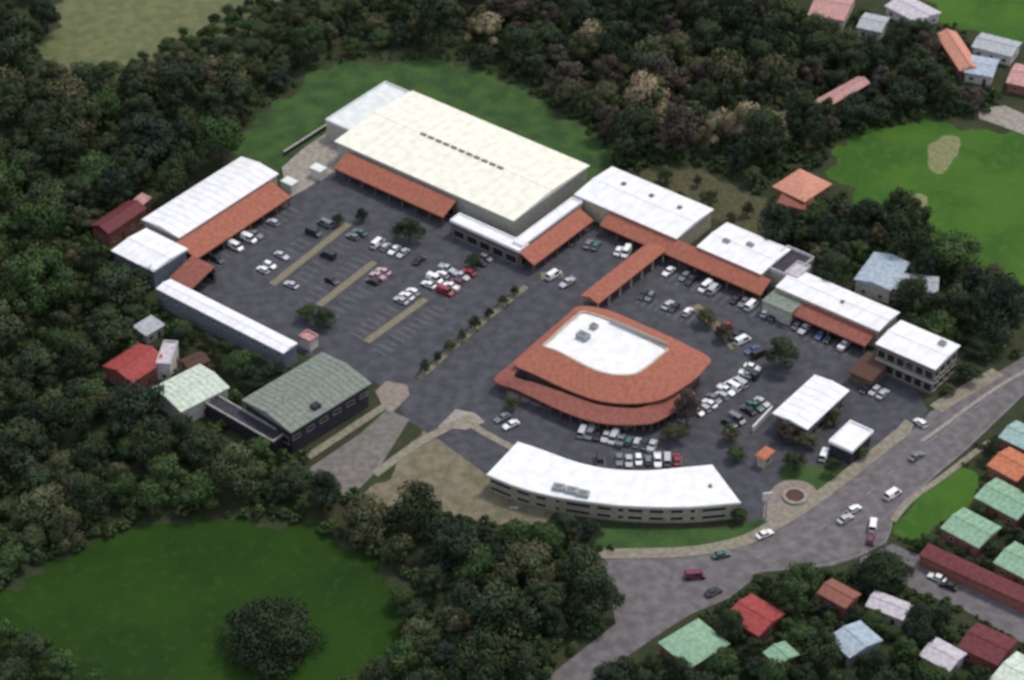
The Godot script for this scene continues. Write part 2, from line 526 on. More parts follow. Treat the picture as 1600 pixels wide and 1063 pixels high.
const TREE_NAME := {"dark": "broadleaf_tree", "blue": "evergreen_tree", "mid": "leafy_tree", "olive": "olive_green_tree", "blossom": "flowering_tree", "brown": "sparse_tree", "dome": "round_tree"}
const TREE_WORDS := {"dark": "dark green broadleaf tree", "blue": "blackish green evergreen tree", "mid": "mid green leafy tree", "olive": "olive green tree", "blossom": "tree with pale yellow blossom", "brown": "brownish thin-leaved tree"}

func tree(p: Vector2, kind: String, size: float, label: String, group := "", tall := 1.0) -> void:
	var o := thing(TREE_NAME[kind], label, "tree", v3(p), rng.randf() * TAU, group)
	var sc := size / 6.0
	o.scale = Vector3(sc * rng.randf_range(0.84, 1.18), sc * tall, sc * rng.randf_range(0.84, 1.18))
	if kind == "dome": o.scale = Vector3(sc, sc * tall, sc)
	var tk := part("trunk", trunks[rng.randi() % 3], M["bark"], o)
	if kind == "dome": tk.scale = Vector3(0.8, 0.6, 0.8)
	part("crown", crowns[kind][rng.randi() % 3], M["leaf"], o)
	tree_spots.append(Vector3(p.x, p.y, size))

func blocked(p: Vector2, r: float) -> bool:
	for f in footprints:
		var a := deg_to_rad(f[4])
		var d := p - Vector2(f[0], f[1])
		var x: float = absf(d.x * cos(a) + d.y * sin(a)) - f[2] / 2.0
		var z: float = absf(-d.x * sin(a) + d.y * cos(a)) - f[3] / 2.0
		if maxf(x, z) < r * 0.72: return true
	for q in no_trees:
		if Geometry2D.is_point_in_polygon(p, q): return true
		for i in q.size():
			if Geometry2D.get_closest_point_to_segment(p, q[i], q[(i + 1) % q.size()]).distance_to(p) < r * 0.62: return true
	for t in tree_spots:
		if Vector2(t.x, t.y).distance_to(p) < (r + t.z) * 0.73: return true
	return false

func wood(poly: PackedVector2Array, where: String, mix: Array, lo: float, hi: float, tries: int, seed_: int) -> void:
	# trees thrown into an outline until no more fit
	var r := RandomNumberGenerator.new()
	r.seed = seed_
	rng.seed = seed_ + 1
	var b := Rect2(poly[0], Vector2.ZERO)
	for p in poly: b = b.expand(p)
	for i in tries:
		var p := b.position + Vector2(r.randf(), r.randf()) * b.size
		var size := lerpf(lo * 0.7, hi * 1.1, pow(r.randf(), 0.8))
		if not Geometry2D.is_point_in_polygon(p, poly) or blocked(p, size): continue
		var kind: String = mix[r.randi() % mix.size()]
		var tall := r.randf_range(0.75, 1.4)
		var col := int(clampf((p.x - b.position.x) / b.size.x * 3.0, 0.0, 2.0))
		var row := int(clampf((p.y - b.position.y) / b.size.y * 3.0, 0.0, 2.0))
		var cell: String = ["far", "middle", "near"][row] + " " + ["left", "centre", "right"][col]
		var how := "big" if size > lerpf(lo, hi, 0.62) else ("small" if size < lerpf(lo, hi, 0.3) else "mid-size")
		if tall > 1.18: how += " tall"
		elif tall < 0.95: how += " low"
		tree(p, kind, size, "%s %s, %s, %s" % [how, TREE_WORDS[kind], cell, where], "trees " + where, tall)

func undergrowth(called: String, poly: PackedVector2Array, n: int, lo: float, hi: float, seed_: int, label: String) -> void:
	var r := RandomNumberGenerator.new()
	r.seed = seed_
	var b := Rect2(poly[0], Vector2.ZERO)
	for p in poly: b = b.expand(p)
	var spots := []
	for i in n:
		var p := b.position + Vector2(r.randf(), r.randf()) * b.size
		if not Geometry2D.is_point_in_polygon(p, poly): continue
		var ok := true
		for q in no_trees:
			if Geometry2D.is_point_in_polygon(p, q): ok = false
		for f in footprints:
			var a := deg_to_rad(f[4])
			var d := p - Vector2(f[0], f[1])
			if maxf(absf(d.x * cos(a) + d.y * sin(a)) - f[2] / 2.0, absf(-d.x * sin(a) + d.y * cos(a)) - f[3] / 2.0) < 1.0: ok = false
		if ok:
			var sc := r.randf_range(lo, hi)
			spots.append(Transform3D(Basis(Vector3.UP, r.randf() * TAU).scaled(Vector3(sc, sc * r.randf_range(0.6, 1.1), sc)), v3(p)))
	var mm := MultiMesh.new()
	mm.transform_format = MultiMesh.TRANSFORM_3D
	mm.mesh = crowns["shrub"][seed_ % 3]
	mm.instance_count = spots.size()
	for i in spots.size(): mm.set_instance_transform(i, spots[i])
	var o := MultiMeshInstance3D.new()
	o.name = numbered(called)
	o.multimesh = mm
	o.material_override = M["leaf"]
	add_child(o)
	tag(o, label, "undergrowth", "", "stuff")

# ------------------------------------------------------------------ cars
func make_cars() -> void:
	for kind in ["car", "hatchback", "van", "pickup"]:
		var l: float = {"car": 4.5, "hatchback": 3.9, "van": 4.9, "pickup": 5.1}[kind]
		var w: float = {"car": 1.75, "hatchback": 1.68, "van": 1.9, "pickup": 1.82}[kind]
		var belt: float = {"car": 0.88, "hatchback": 0.92, "van": 1.05, "pickup": 1.0}[kind]
		var top: float = {"car": 1.42, "hatchback": 1.48, "van": 2.0, "pickup": 1.7}[kind]
		# x positions: screen base, screen top, rear top, rear base
		var g: Array = {"car": [0.9, 0.3, -1.05, -1.65], "hatchback": [0.85, 0.35, -1.45, -1.85], "van": [1.65, 1.15, -2.2, -2.36], "pickup": [1.0, 0.5, -0.6, -0.75]}[kind]
		var x := l / 2.0
		# body: rounded side profile, slightly narrower at the sill and at nose and tail
		var prof := [[-x, 0.45], [-x + 0.05, belt - 0.06], [-x + 0.3, belt], [g[3], belt + 0.02], [g[0], belt + 0.01], [x - 0.5, belt - 0.12], [x - 0.1, belt - 0.25], [x, 0.5], [x - 0.06, 0.28], [-x + 0.08, 0.28]]
		if kind == "van": prof[1] = [-x + 0.02, belt - 0.02]
		var s := new_st()
		var n := prof.size()
		var half := []
		for p in prof: half.append(w / 2.0 * (0.86 if absf(p[0]) > x - 0.15 else (0.93 if p[1] < 0.3 else 1.0)))
		for i in n:
			var a: Array = prof[i]
			var b: Array = prof[(i + 1) % n]
			var ha: float = half[i]
			var hb: float = half[(i + 1) % n]
			quad(s, Vector3(a[0], a[1], -ha), Vector3(b[0], b[1], -hb), Vector3(b[0], b[1], hb), Vector3(a[0], a[1], ha), Vector3((a[0] + b[0]) * 0.2, (a[1] + b[1]) / 2.0 - 0.6, 0))
			for k in [-1, 1]:
				tri(s, Vector3(a[0], a[1], ha * k), Vector3(b[0], b[1], hb * k), Vector3(0, 0.62, w / 2.0 * k), Vector3(0, 0, k))
		if kind == "pickup":
			for k in [-1, 1]: box(s, Vector3(-1.65, belt + 0.14, k * (w / 2.0 - 0.08)), Vector3(1.7, 0.26, 0.12))
			box(s, Vector3(-x + 0.1, belt + 0.14, 0), Vector3(0.12, 0.26, w - 0.3))
		var body := s.commit()
		# glass house
		s = new_st()
		var w0 := w / 2.0 - 0.06
		var w1 := w / 2.0 - 0.22
		var q := []
		for k in [-1, 1]:
			q.append([Vector3(g[0], belt, w0 * k), Vector3(g[1], top - 0.06, w1 * k), Vector3(g[2], top - 0.06, w1 * k), Vector3(g[3], belt, w0 * k)])
		for k in 2: quad(s, q[k][0], q[k][1], q[k][2], q[k][3], Vector3(0, 0.2, k * 2 - 1))
		quad(s, q[0][0], q[0][1], q[1][1], q[1][0], Vector3(1, 0.5, 0))
		quad(s, q[0][2], q[0][3], q[1][3], q[1][2], Vector3(-1, 0.3, 0))
		quad(s, q[0][1], q[0][2], q[1][2], q[1][1], Vector3.UP)
		var glass := s.commit()
		# roof panel with pillars
		s = new_st()
		box(s, Vector3((g[1] + g[2]) / 2.0, top - 0.02, 0), Vector3(g[1] - g[2] + 0.04, 0.07, 2.0 * w1 + 0.04))
		for k in [-1, 1]:
			for e in [[g[0], g[1]], [g[3], g[2]], [(g[0] + g[3]) / 2.0 - 0.05, (g[1] + g[2]) / 2.0 - 0.05]]:
				var a := Vector3(e[0], belt, (w0 + 0.01) * k)
				var b := Vector3(e[1], top - 0.04, (w1 + 0.01) * k)
				quad(s, a + Vector3(-0.05, 0, 0), a + Vector3(0.05, 0, 0), b + Vector3(0.05, 0, 0), b + Vector3(-0.05, 0, 0), Vector3(0, 0.2, k))
		if kind == "van":
			for k in [-1, 1]: quad(s, Vector3(g[3], belt, (w0 + 0.015) * k), Vector3(-0.4, belt, (w0 + 0.015) * k), Vector3(-0.4, top - 0.05, (w1 + 0.015) * k), Vector3(g[2], top - 0.05, (w1 + 0.015) * k), Vector3(0, 0.2, k))
		var roof := s.commit()
		s = new_st()
		for i in 10:
			var t0 := TAU * i / 10.0
			var t1 := TAU * (i + 1) / 10.0
			var c0 := Vector3(cos(t0), sin(t0), 0) * 0.31
			var c1 := Vector3(cos(t1), sin(t1), 0) * 0.31
			var z := Vector3(0, 0, 0.1)
			quad(s, c0 - z, c1 - z, c1 + z, c0 + z, c0 + c1)
			tri(s, c0 + z, c1 + z, z, Vector3.BACK)
			tri(s, c0 - z, c1 - z, -z, Vector3.FORWARD)
		var wheel := s.commit()
		car_kit[kind] = {"body": body, "glass": glass, "roof": roof, "wheel": wheel, "l": l, "w": w, "head": box_mesh(Vector3.ZERO, Vector3(0.1, 0.14, 0.34)), "tail": box_mesh(Vector3.ZERO, Vector3(0.06, 0.16, 0.3))}

const PAINT := {"w": "white", "s": "silver", "g": "grey", "k": "black", "r": "red", "m": "maroon", "b": "blue", "e": "green", "p": "pink"}

func car(at: Vector2, yaw: float, paint: String, kind: String, label: String, group: String, y := 0.0) -> void:
	var o := thing("parked_car" if group.begins_with("parked") else "moving_car", label, "pickup" if kind == "pickup" else ("van" if kind == "van" else "car"), v3(at, y), yaw, group)
	var k: Dictionary = car_kit[kind]
	var m: Material = M["car_" + PAINT[paint]]
	part("body", k["body"], m, o)
	part("windows", k["glass"], M["glass_dark"], o)
	part("roof", k["roof"], m, o)
	var x: float = k["l"] / 2.0
	var z: float = k["w"] / 2.0
	for sx in [-1, 1]:
		for sz in [-1, 1]:
			part("wheel", k["wheel"], M["tyre"], o, Vector3(sx * (x - 0.85), 0.31, sz * (z - 0.06)))
	for sz in [-1, 1]:
		part("headlight", k["head"], M["headlight"], o, Vector3(x - 0.07, 0.6, sz * (z - 0.4)))
		part("tail_light", k["tail"], M["tail_light"], o, Vector3(-x + 0.03, 0.72, sz * (z - 0.4)))

func car_row(p0: Vector2, p1: Vector2, paints: String, where: String, seed_: int, y := 0.04) -> void:
	# stalls side by side from p0 to p1, a dot is an empty stall
	var r := RandomNumberGenerator.new()
	r.seed = seed_
	var d := (p1 - p0).normalized()
	var n := paints.length()
	var k := 0
	for i in n:
		if paints[i] == ".": continue
		var p := p0.lerp(p1, (i + 0.5) / n) + Vector2(-d.y, d.x) * r.randf_range(-0.35, 0.35)
		var yaw := -atan2(d.y, d.x) + PI / 2.0 + (PI if r.randf() < 0.5 else 0.0) + r.randf_range(-0.04, 0.04)
		var kind: String = ["car", "hatchback", "car", "van", "hatchback", "pickup"][r.randi() % 6]
		car(p, yaw, paints[i], kind, "%s %s, %s in the row %s" % [PAINT[paints[i]], kind, ORD[k], where], "parked cars " + where, y)
		k += 1

func stall_lines(p0: Vector2, p1: Vector2, n: int, length: float, owner_: MeshInstance3D) -> void:
	var d := (p1 - p0).normalized()
	var s := new_st()
	for i in n + 1:
		var p := p0.lerp(p1, float(i) / n)
		box(s, v3(p, 0.048), Vector3(0.12, 0.006, length), -atan2(d.y, d.x))
	var o := part("stall_marking", s.commit(), M["paint_white"], owner_)
	o.set_meta("kind", "stuff")

func arcade(o: Node3D, r: Array, cr: Array, hb: float, hf: float, m := "tile_brick", cols := true) -> void:
	# a tiled arcade along a building: cr is its own plan rectangle, in the same axes as the building
	var a := deg_to_rad(r[4])
	var d := Vector2(cr[0] - r[0], cr[1] - r[1])
	var lx: float = d.x * cos(a) + d.y * sin(a)
	var lz: float = -d.x * sin(a) + d.y * cos(a)
	canopy(o, cr[2], cr[3], lx, lz - cr[3] / 2.0, hb, hf, m, cols)
	var wz: float = lz - cr[3] / 2.0
	# the shop fronts stand at the back of the arcade
	part("shop_wall", box_mesh(Vector3(lx, hb / 2.0 - 0.2, wz - 0.12), Vector3(cr[2] - 0.5, hb - 0.42, 0.3)), M["wall_brown"], o)
	shopfronts(o, cr[2] - 0.6, lx, wz + 0.04, 2.7, 4.6)
	footprints.append(cr)

func ring(outer: PackedVector2Array, inner: PackedVector2Array, h0: float, h1: float, t: float) -> Mesh:
	# a sloping band of roof between two outlines with the same number of points, t thick
	var s := new_st()
	var n := outer.size()
	var mid := Vector2.ZERO
	for p in inner: mid += p / n
	for i in n:
		var j := (i + 1) % n
		var out := v3((outer[i] + outer[j]) / 2.0 - mid)
		var q := [v3(outer[i], h0), v3(outer[j], h0), v3(inner[j], h1), v3(inner[i], h1)]
		quad(s, q[0], q[1], q[2], q[3], Vector3.UP)
		var dn := Vector3(0, -t, 0)
		quad(s, q[0] + dn, q[1] + dn, q[2] + dn, q[3] + dn, Vector3.DOWN)
		quad(s, q[0], q[1], q[1] + dn, q[0] + dn, out)
	return s.commit()

func shrink(poly: PackedVector2Array, by: float) -> PackedVector2Array:
	# every point moved towards the middle by a fixed length, so the number of points is kept
	var mid := Vector2.ZERO
	for p in poly: mid += p / poly.size()
	var o := PackedVector2Array()
	for p in poly: o.append(p + (mid - p).normalized() * by)
	return o

func moved(poly: PackedVector2Array, by: Vector2) -> PackedVector2Array:
	var o := PackedVector2Array()
	for p in poly: o.append(p - by)
	return o

func centre_of(poly: PackedVector2Array) -> Vector2:
	var mid := Vector2.ZERO
	for p in poly: mid += p / poly.size()
	return mid

func _ready() -> void:
	# ---------------- camera, sky, sun, exposure
	var cam := Camera3D.new()
	cam.name = "camera"
	cam.fov = 16.0
	cam.near = 1.0
	cam.far = 6000.0
	add_child(cam)
	cam.position = Vector3(0, 383.71, 500.06)
	cam.rotation = Vector3(-deg_to_rad(37.5), 0, 0)
	cam.current = true
	# a long, soft lens: the whole place lies a little beyond its focus
	var at := CameraAttributesPhysical.new()
	at.frustum_focal_length = 85.384
	at.frustum_near = 1.0
	at.frustum_far = 6000.0
	at.frustum_focus_distance = 118.0
	at.exposure_aperture = 0.5
	cam.attributes = at
	var env := Environment.new()
	env.background_mode = Environment.BG_SKY
	var sky_mat := ProceduralSkyMaterial.new()
	sky_mat.sky_top_color = Color(0.69, 0.72, 0.79)
	sky_mat.sky_horizon_color = Color(0.8, 0.82, 0.85)
	sky_mat.sky_curve = 0.2
	sky_mat.ground_bottom_color = Color(0.2, 0.22, 0.18)
	sky_mat.ground_horizon_color = Color(0.5, 0.52, 0.5)
	var sky := Sky.new()
	sky.sky_material = sky_mat
	env.sky = sky
	env.tonemap_mode = Environment.TONE_MAPPER_LINEAR
	env.tonemap_exposure = 1.45
	env.sdfgi_enabled = true
	env.ssao_enabled = true
	env.ssil_enabled = true
	var we := WorldEnvironment.new()
	we.name = "environment"
	we.environment = env
	add_child(we)
	var sun := DirectionalLight3D.new()
	sun.name = "sun"
	sun.light_energy = 0.5
	sun.light_angular_distance = 10.0
	sun.light_color = Color(1.0, 0.96, 0.9)
	sun.shadow_enabled = true
	add_child(sun)
	sun.look_at_from_position(Vector3(0.5, 1.15, -0.35) * 100.0, Vector3.ZERO)

	make_materials()
	make_trees()
	make_cars()
	ground_and_roads()
	mall()
	neighbours()
	cars()
	trees_all()

# ------------------------------------------------------------------ ground
func ground_and_roads() -> void:
	var s := new_st()
	var e := 1600.0
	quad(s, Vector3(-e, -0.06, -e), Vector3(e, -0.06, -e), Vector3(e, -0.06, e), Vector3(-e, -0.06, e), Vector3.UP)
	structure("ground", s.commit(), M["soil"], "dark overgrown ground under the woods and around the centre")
	var f := blob(PackedVector2Array([Vector2(-124.89, 102.22), Vector2(-114.65, 93.81), Vector2(-101.75, 81.23), Vector2(-83.43, 71.39), Vector2(-57.75, 70.03), Vector2(-39.05, 78.57), Vector2(-23.52, 93.81), Vector2(-17.22, 110.44), Vector2(-22.43, 126.30), Vector2(-32.88, 141.44), Vector2(-117.82, 141.44)]))
	structure("grass_field", sheet(ragged(f, 3.2, 5), -0.03), M["field_grass"], "dark green mown field below the lower wood")
	no_trees.append(f)
	f = blob(PackedVector2Array([Vector2(90.44, -85.35), Vector2(99.15, -97.26), Vector2(120.89, -105.97), Vector2(142.73, -100.72), Vector2(168.04, -95.54), Vector2(171.94, -59.28), Vector2(153.25, -17.20), Vector2(135.47, -22.96), Vector2(124.57, -30.27), Vector2(113.37, -49.90), Vector2(97.44, -65.65)]))
	structure("grass_field", sheet(ragged(f, 3.2, 5), -0.03), M["bright_grass"], "bright green playing field with two bare patches")
	no_trees.append(f)
	for b in [PackedVector2Array([Vector2(122.20, -94.85), Vector2(127.36, -98.30), Vector2(130.97, -94.85), Vector2(127.60, -87.03), Vector2(122.82, -79.35), Vector2(119.79, -81.34), Vector2(120.43, -88.72)]), PackedVector2Array([Vector2(113.32, -65.65), Vector2(116.06, -67.26), Vector2(116.94, -63.09), Vector2(114.81, -58.02), Vector2(112.83, -59.28)])]:
		structure("bare_patch", sheet(ragged(blob(b), 1.0, 5), -0.012), M["bare_earth"], "pale bare earth patch worn into the bright green field")
	f = blob(PackedVector2Array([Vector2(123.46, -186.42), Vector2(131.14, -182.26), Vector2(135.00, -165.99), Vector2(145.75, -157.26), Vector2(162.51, -150.24), Vector2(183.08, -154.13), Vector2(186.79, -194.84), Vector2(146.54, -203.40)]))
	structure("grass_field", sheet(ragged(f, 3.2, 5), -0.03), M["bright_grass"], "bright green grass behind the grey-roofed houses in the far corner")
	no_trees.append(f)
	f = blob(PackedVector2Array([Vector2(90.53, 75.22), Vector2(93.06, 67.28), Vector2(103.68, 56.81), Vector2(109.20, 50.87), Vector2(113.33, 54.45), Vector2(110.36, 63.83), Vector2(101.57, 71.84), Vector2(96.12, 78.57)]))
	structure("lawn", sheet(ragged(f, 1.0, 5), -0.02), M["bright_grass"], "small green lawn between the main road and the green-roofed houses")
	no_trees.append(f)
	f = blob(PackedVector2Array([Vector2(-79.50, -97.26), Vector2(-72.35, -113.06), Vector2(-58.50, -135.01), Vector2(-39.24, -140.66), Vector2(-15.66, -138.77), Vector2(5.76, -120.26), Vector2(22.49, -98.99), Vector2(29.36, -80.34), Vector2(18.11, -68.87), Vector2(-18.82, -102.46), Vector2(-38.08, -113.06), Vector2(-52.69, -102.46), Vector2(-68.03, -82.00), Vector2(-75.67, -85.35)]))
	structure("grass_slope", sheet(ragged(f, 3.2, 5), -0.02), M["rough_grass"], "rough green grass behind the supermarket")
	no_trees.append(f)
	f = blob(PackedVector2Array([Vector2(-145.46, -142.56), Vector2(-142.83, -178.14), Vector2(-140.26, -203.40), Vector2(-83.73, -203.40), Vector2(-74.86, -170.00), Vector2(-75.31, -150.24), Vector2(-91.64, -135.01), Vector2(-116.29, -129.42), Vector2(-134.00, -131.28)]))
	structure("meadow", sheet(ragged(f, 3.2, 5), -0.02), M["dry_grass"], "yellowish dry meadow among the trees in the far left corner")
	f = blob(PackedVector2Array([Vector2(28.98, -68.87), Vector2(40.45, -82.00), Vector2(53.28, -81.34), Vector2(65.45, -72.12), Vector2(73.43, -59.28), Vector2(68.83, -46.82), Vector2(57.00, -54.57), Vector2(43.31, -65.65)]))
	structure("verge", sheet(ragged(f, 3.2, 5), -0.02), M["scrub"], "brownish rough verge behind the long shop row")
	no_trees.append(f)
	no_trees.append(PackedVector2Array([Vector2(-105.84, 18.32), Vector2(-96.88, 11.73), Vector2(-88.04, 14.38), Vector2(-85.72, 23.51), Vector2(-93.67, 31.17), Vector2(-103.16, 26.08)]))
	# brownish yard between green hall and curved block
	f = PackedVector2Array([Vector2(-31.60, 56.11), Vector2(-25.20, 43.60), Vector2(-15.96, 33.69), Vector2(-6.37, 35.69), Vector2(0.00, 43.60), Vector2(0.00, 60.34), Vector2(10.68, 67.28), Vector2(6.04, 74.10), Vector2(-9.12, 70.03), Vector2(-22.88, 67.28), Vector2(-36.73, 64.98)])
	structure("gravel_yard", sheet(ragged(blob(f), 2.0, 5), -0.015), M["gravel"], "brown gravel yard beside the curved white block")
	no_trees.append(f)
	# car parks: one asphalt sheet inside the centre
	var lot := PackedVector2Array([Vector2(-88.16, -21.51), Vector2(-82.05, -37.71), Vector2(-62.21, -65.01), Vector2(-54.14, -80.34), Vector2(-47.62, -78.68), Vector2(-17.84, -56.13), Vector2(5.22, -34.72), Vector2(22.21, -52.38), Vector2(45.23, -34.72), Vector2(71.26, -14.35), Vector2(90.41, 3.68), Vector2(101.29, 15.70), Vector2(104.43, 28.63), Vector2(101.56, 35.69), Vector2(95.61, 41.15), Vector2(82.28, 54.45), Vector2(70.28, 66.14), Vector2(57.43, 74.10), Vector2(53.39, 67.28), Vector2(-6.22, 53.73), Vector2(-17.38, 41.15), Vector2(-25.54, 33.69), Vector2(-34.19, 18.32), Vector2(-51.16, 7.73), Vector2(-70.65, -7.32)])
	var lot_o := structure("car_park", sheet(lot, 0.0), M["asphalt"], "dark asphalt car park inside the shopping centre")
	no_trees.append(lot)
	f = PackedVector2Array([Vector2(-25.58, 32.43), Vector2(-32.71, 52.06), Vector2(-39.15, 62.67), Vector2(-50.15, 52.06), Vector2(-38.05, 38.68), Vector2(-31.33, 28.63)])
	structure("side_yard", sheet(f, 0.004), M["old_asphalt"], "worn asphalt yard beside the green hall")
	no_trees.append(f)
	# service lane behind the left wing
	f = PackedVector2Array([Vector2(-66.14, -81.34), Vector2(-61.26, -90.41), Vector2(-52.69, -102.46), Vector2(-47.70, -97.26), Vector2(-48.69, -81.34), Vector2(-53.02, -77.03), Vector2(-59.77, -68.87), Vector2(-63.15, -65.65)])
	structure("service_yard", sheet(f, 0.02), M["concrete"], "grey concrete service yard between left wing and supermarket")
	no_trees.append(f)
	# main road and its branches
	var road := PackedVector2Array([Vector2(0.00, 133.95), Vector2(7.04, 122.99), Vector2(14.98, 114.47), Vector2(23.42, 105.32), Vector2(22.68, 96.98), Vector2(19.23, 89.52), Vector2(14.90, 84.09), Vector2(21.66, 82.55), Vector2(38.85, 82.11), Vector2(54.82, 78.57), Vector2(71.03, 66.37), Vector2(83.91, 53.73), Vector2(96.09, 41.15), Vector2(102.14, 33.69), Vector2(104.58, 29.90), Vector2(118.86, 18.32), Vector2(136.03, 3.68), Vector2(156.10, -14.35), Vector2(159.53, 2.32), Vector2(144.50, 11.73), Vector2(129.47, 23.00), Vector2(111.69, 44.58), Vector2(103.53, 53.49), Vector2(91.53, 67.28), Vector2(87.86, 78.57), Vector2(80.55, 83.43), Vector2(74.28, 86.27), Vector2(57.76, 88.44), Vector2(49.75, 96.98), Vector2(40.66, 102.22), Vector2(34.59, 107.38), Vector2(22.69, 118.46), Vector2(18.31, 122.99), Vector2(12.47, 133.95)])
	var road_o := structure("main_road", sheet(road, 0.022), M["road_asphalt"], "grey main road curving past the shopping centre")
	no_trees.append(road)
	f = PackedVector2Array([Vector2(89.36, 78.57), Vector2(92.77, 81.23), Vector2(101.18, 85.18), Vector2(111.71, 93.81), Vector2(124.33, 105.32), Vector2(121.25, 122.40), Vector2(113.36, 110.44), Vector2(101.96, 100.14), Vector2(92.46, 94.87), Vector2(87.99, 89.52), Vector2(79.98, 88.44), Vector2(81.29, 83.43)])
	structure("side_street", sheet(f, 0.03), M["road_asphalt"], "grey side street below the long dark red roof")
	no_trees.append(f)
	f = PackedVector2Array([Vector2(138.98, -113.06), Vector2(146.88, -114.84), Vector2(158.36, -104.21), Vector2(156.53, -93.82), Vector2(143.28, -104.21), Vector2(138.16, -107.73)])
	structure("lane", sheet(f, 0.01), M["concrete"], "pale lane by the far houses")
	# worn lane line along the upper road, edge lines
	s = new_st()
	var line := curve(PackedVector2Array([Vector2(56.68, 83.43), Vector2(69.34, 75.90), Vector2(82.77, 63.83), Vector2(97.19, 47.25), Vector2(111.90, 32.43), Vector2(125.16, 19.63), Vector2(138.64, 7.73)]), 3.0)
	for i in range(0, line.size() - 1, 3):
		prism_into(s, strip_poly(PackedVector2Array([line[i], line[i + 1]]), 0.16), 0.024, 0.03)
	var mk := part("lane_marking", s.commit(), M["paint_white"], road_o)
	mk.set_meta("kind", "stuff")
	part("edge_marking", prism(strip_poly(curve(PackedVector2Array([Vector2(57.82, 87.79), Vector2(74.40, 85.18), Vector2(87.82, 77.68), Vector2(91.59, 66.83), Vector2(103.63, 52.78), Vector2(111.80, 43.84), Vector2(129.24, 22.48)]), 4.0), 0.14), 0.024, 0.03), M["paint_white"], road_o)
	part("traffic_island", prism(strip_poly(curve(PackedVector2Array([Vector2(101.14, 41.15), Vector2(108.46, 34.19), Vector2(115.98, 26.59), Vector2(123.54, 19.63), Vector2(133.01, 11.73)])), 1.0), 0.0, 0.16), M["concrete"], road_o)
	# pavements with kerbs along the road
	var pv := [
		[PackedVector2Array([Vector2(15.69, 82.11), Vector2(21.67, 82.11), Vector2(38.88, 81.67), Vector2(46.44, 80.35), Vector2(54.90, 77.46), Vector2(62.95, 71.39), Vector2(70.37, 65.21), Vector2(77.20, 58.46), Vector2(85.10, 50.15), Vector2(92.27, 42.62), Vector2(96.15, 38.18)]), 3.4, "beige pavement between the car park and the main road"],
		[PackedVector2Array([Vector2(106.36, 28.63), Vector2(111.52, 24.03), Vector2(117.04, 19.63), Vector2(124.50, 13.59)]), 4.0, "beige pavement in front of the tall end block"],
		[PackedVector2Array([Vector2(90.34, 70.71), Vector2(95.95, 62.67), Vector2(104.79, 54.45), Vector2(112.12, 47.01), Vector2(118.21, 41.15)]), 1.6, "narrow pavement in front of the small lawn"]]
	for q in pv: structure("pavement", prism(strip_poly(curve(q[0]), q[1]), -0.05, 0.15), M["pavement"], q[2])
	structure("pavement", prism(PackedVector2Array([Vector2(91.54, 42.13), Vector2(95.76, 36.19), Vector2(98.12, 32.68), Vector2(100.10, 34.69), Vector2(98.62, 38.68), Vector2(95.01, 42.13)]), -0.05, 0.16), M["pavement"], "rounded beige pavement corner at the car park entrance")
	structure("grass_verge", sheet(PackedVector2Array([Vector2(15.71, 81.23), Vector2(21.18, 73.20), Vector2(51.45, 73.20), Vector2(59.31, 69.57), Vector2(63.31, 67.28), Vector2(65.47, 68.66), Vector2(54.97, 76.57), Vector2(46.53, 79.02), Vector2(38.95, 80.35)]), 0.012), M["rough_grass"], "green grass verge below the curved white block")
	structure("plaza", prism(blob(PackedVector2Array([Vector2(59.97, 70.71), Vector2(61.51, 61.50), Vector2(65.83, 56.11), Vector2(71.49, 56.81), Vector2(73.11, 60.80), Vector2(67.19, 66.60)])), -0.04, 0.1), M["plaza"], "pinkish paved corner around the round planter")
	structure("grass_verge", sheet(PackedVector2Array([Vector2(64.43, 54.45), Vector2(67.30, 48.46), Vector2(77.87, 52.06), Vector2(83.67, 48.94), Vector2(91.72, 40.65), Vector2(93.34, 42.87), Vector2(82.36, 53.73), Vector2(71.73, 63.83), Vector2(71.38, 57.99), Vector2(66.65, 55.63)]), 0.014), M["rough_grass"], "dark green planted verge around the small white roof")
	# light strips of concrete round the green hall and the yard
	for q in [[PackedVector2Array([Vector2(-30.32, 25.57), Vector2(-38.28, 34.19), Vector2(-50.16, 47.25)]), 2.2, "pale concrete path along the green hall"], [PackedVector2Array([Vector2(-10.40, 31.68), Vector2(-19.04, 38.18), Vector2(-25.19, 44.09), Vector2(-33.41, 53.73)]), 2.4, "pale concrete path beside the gravel yard"], [PackedVector2Array([Vector2(-11.17, 33.69), Vector2(-6.03, 38.68), Vector2(0.00, 43.60)]), 2.0, "short pale path to the curved white block"]]:
		structure("path", prism(strip_poly(curve(q[0]), q[1]), -0.04, 0.12), M["pavement"], q[2])
	structure("plaza", prism(PackedVector2Array([Vector2(-34.70, 21.44), Vector2(-31.96, 17.27), Vector2(-26.69, 18.84), Vector2(-25.89, 23.00), Vector2(-30.14, 30.16), Vector2(-32.13, 28.63)]), -0.04, 0.11), M["plaza"], "pinkish paved end of the green hall")
	structure("plaza", prism(PackedVector2Array([Vector2(-18.46, 35.69), Vector2(-14.14, 28.63), Vector2(-9.30, 30.16), Vector2(-6.70, 33.69), Vector2(-11.45, 36.69)]), -0.04, 0.11), M["concrete"], "pale paved patch at the head of the gravel yard")
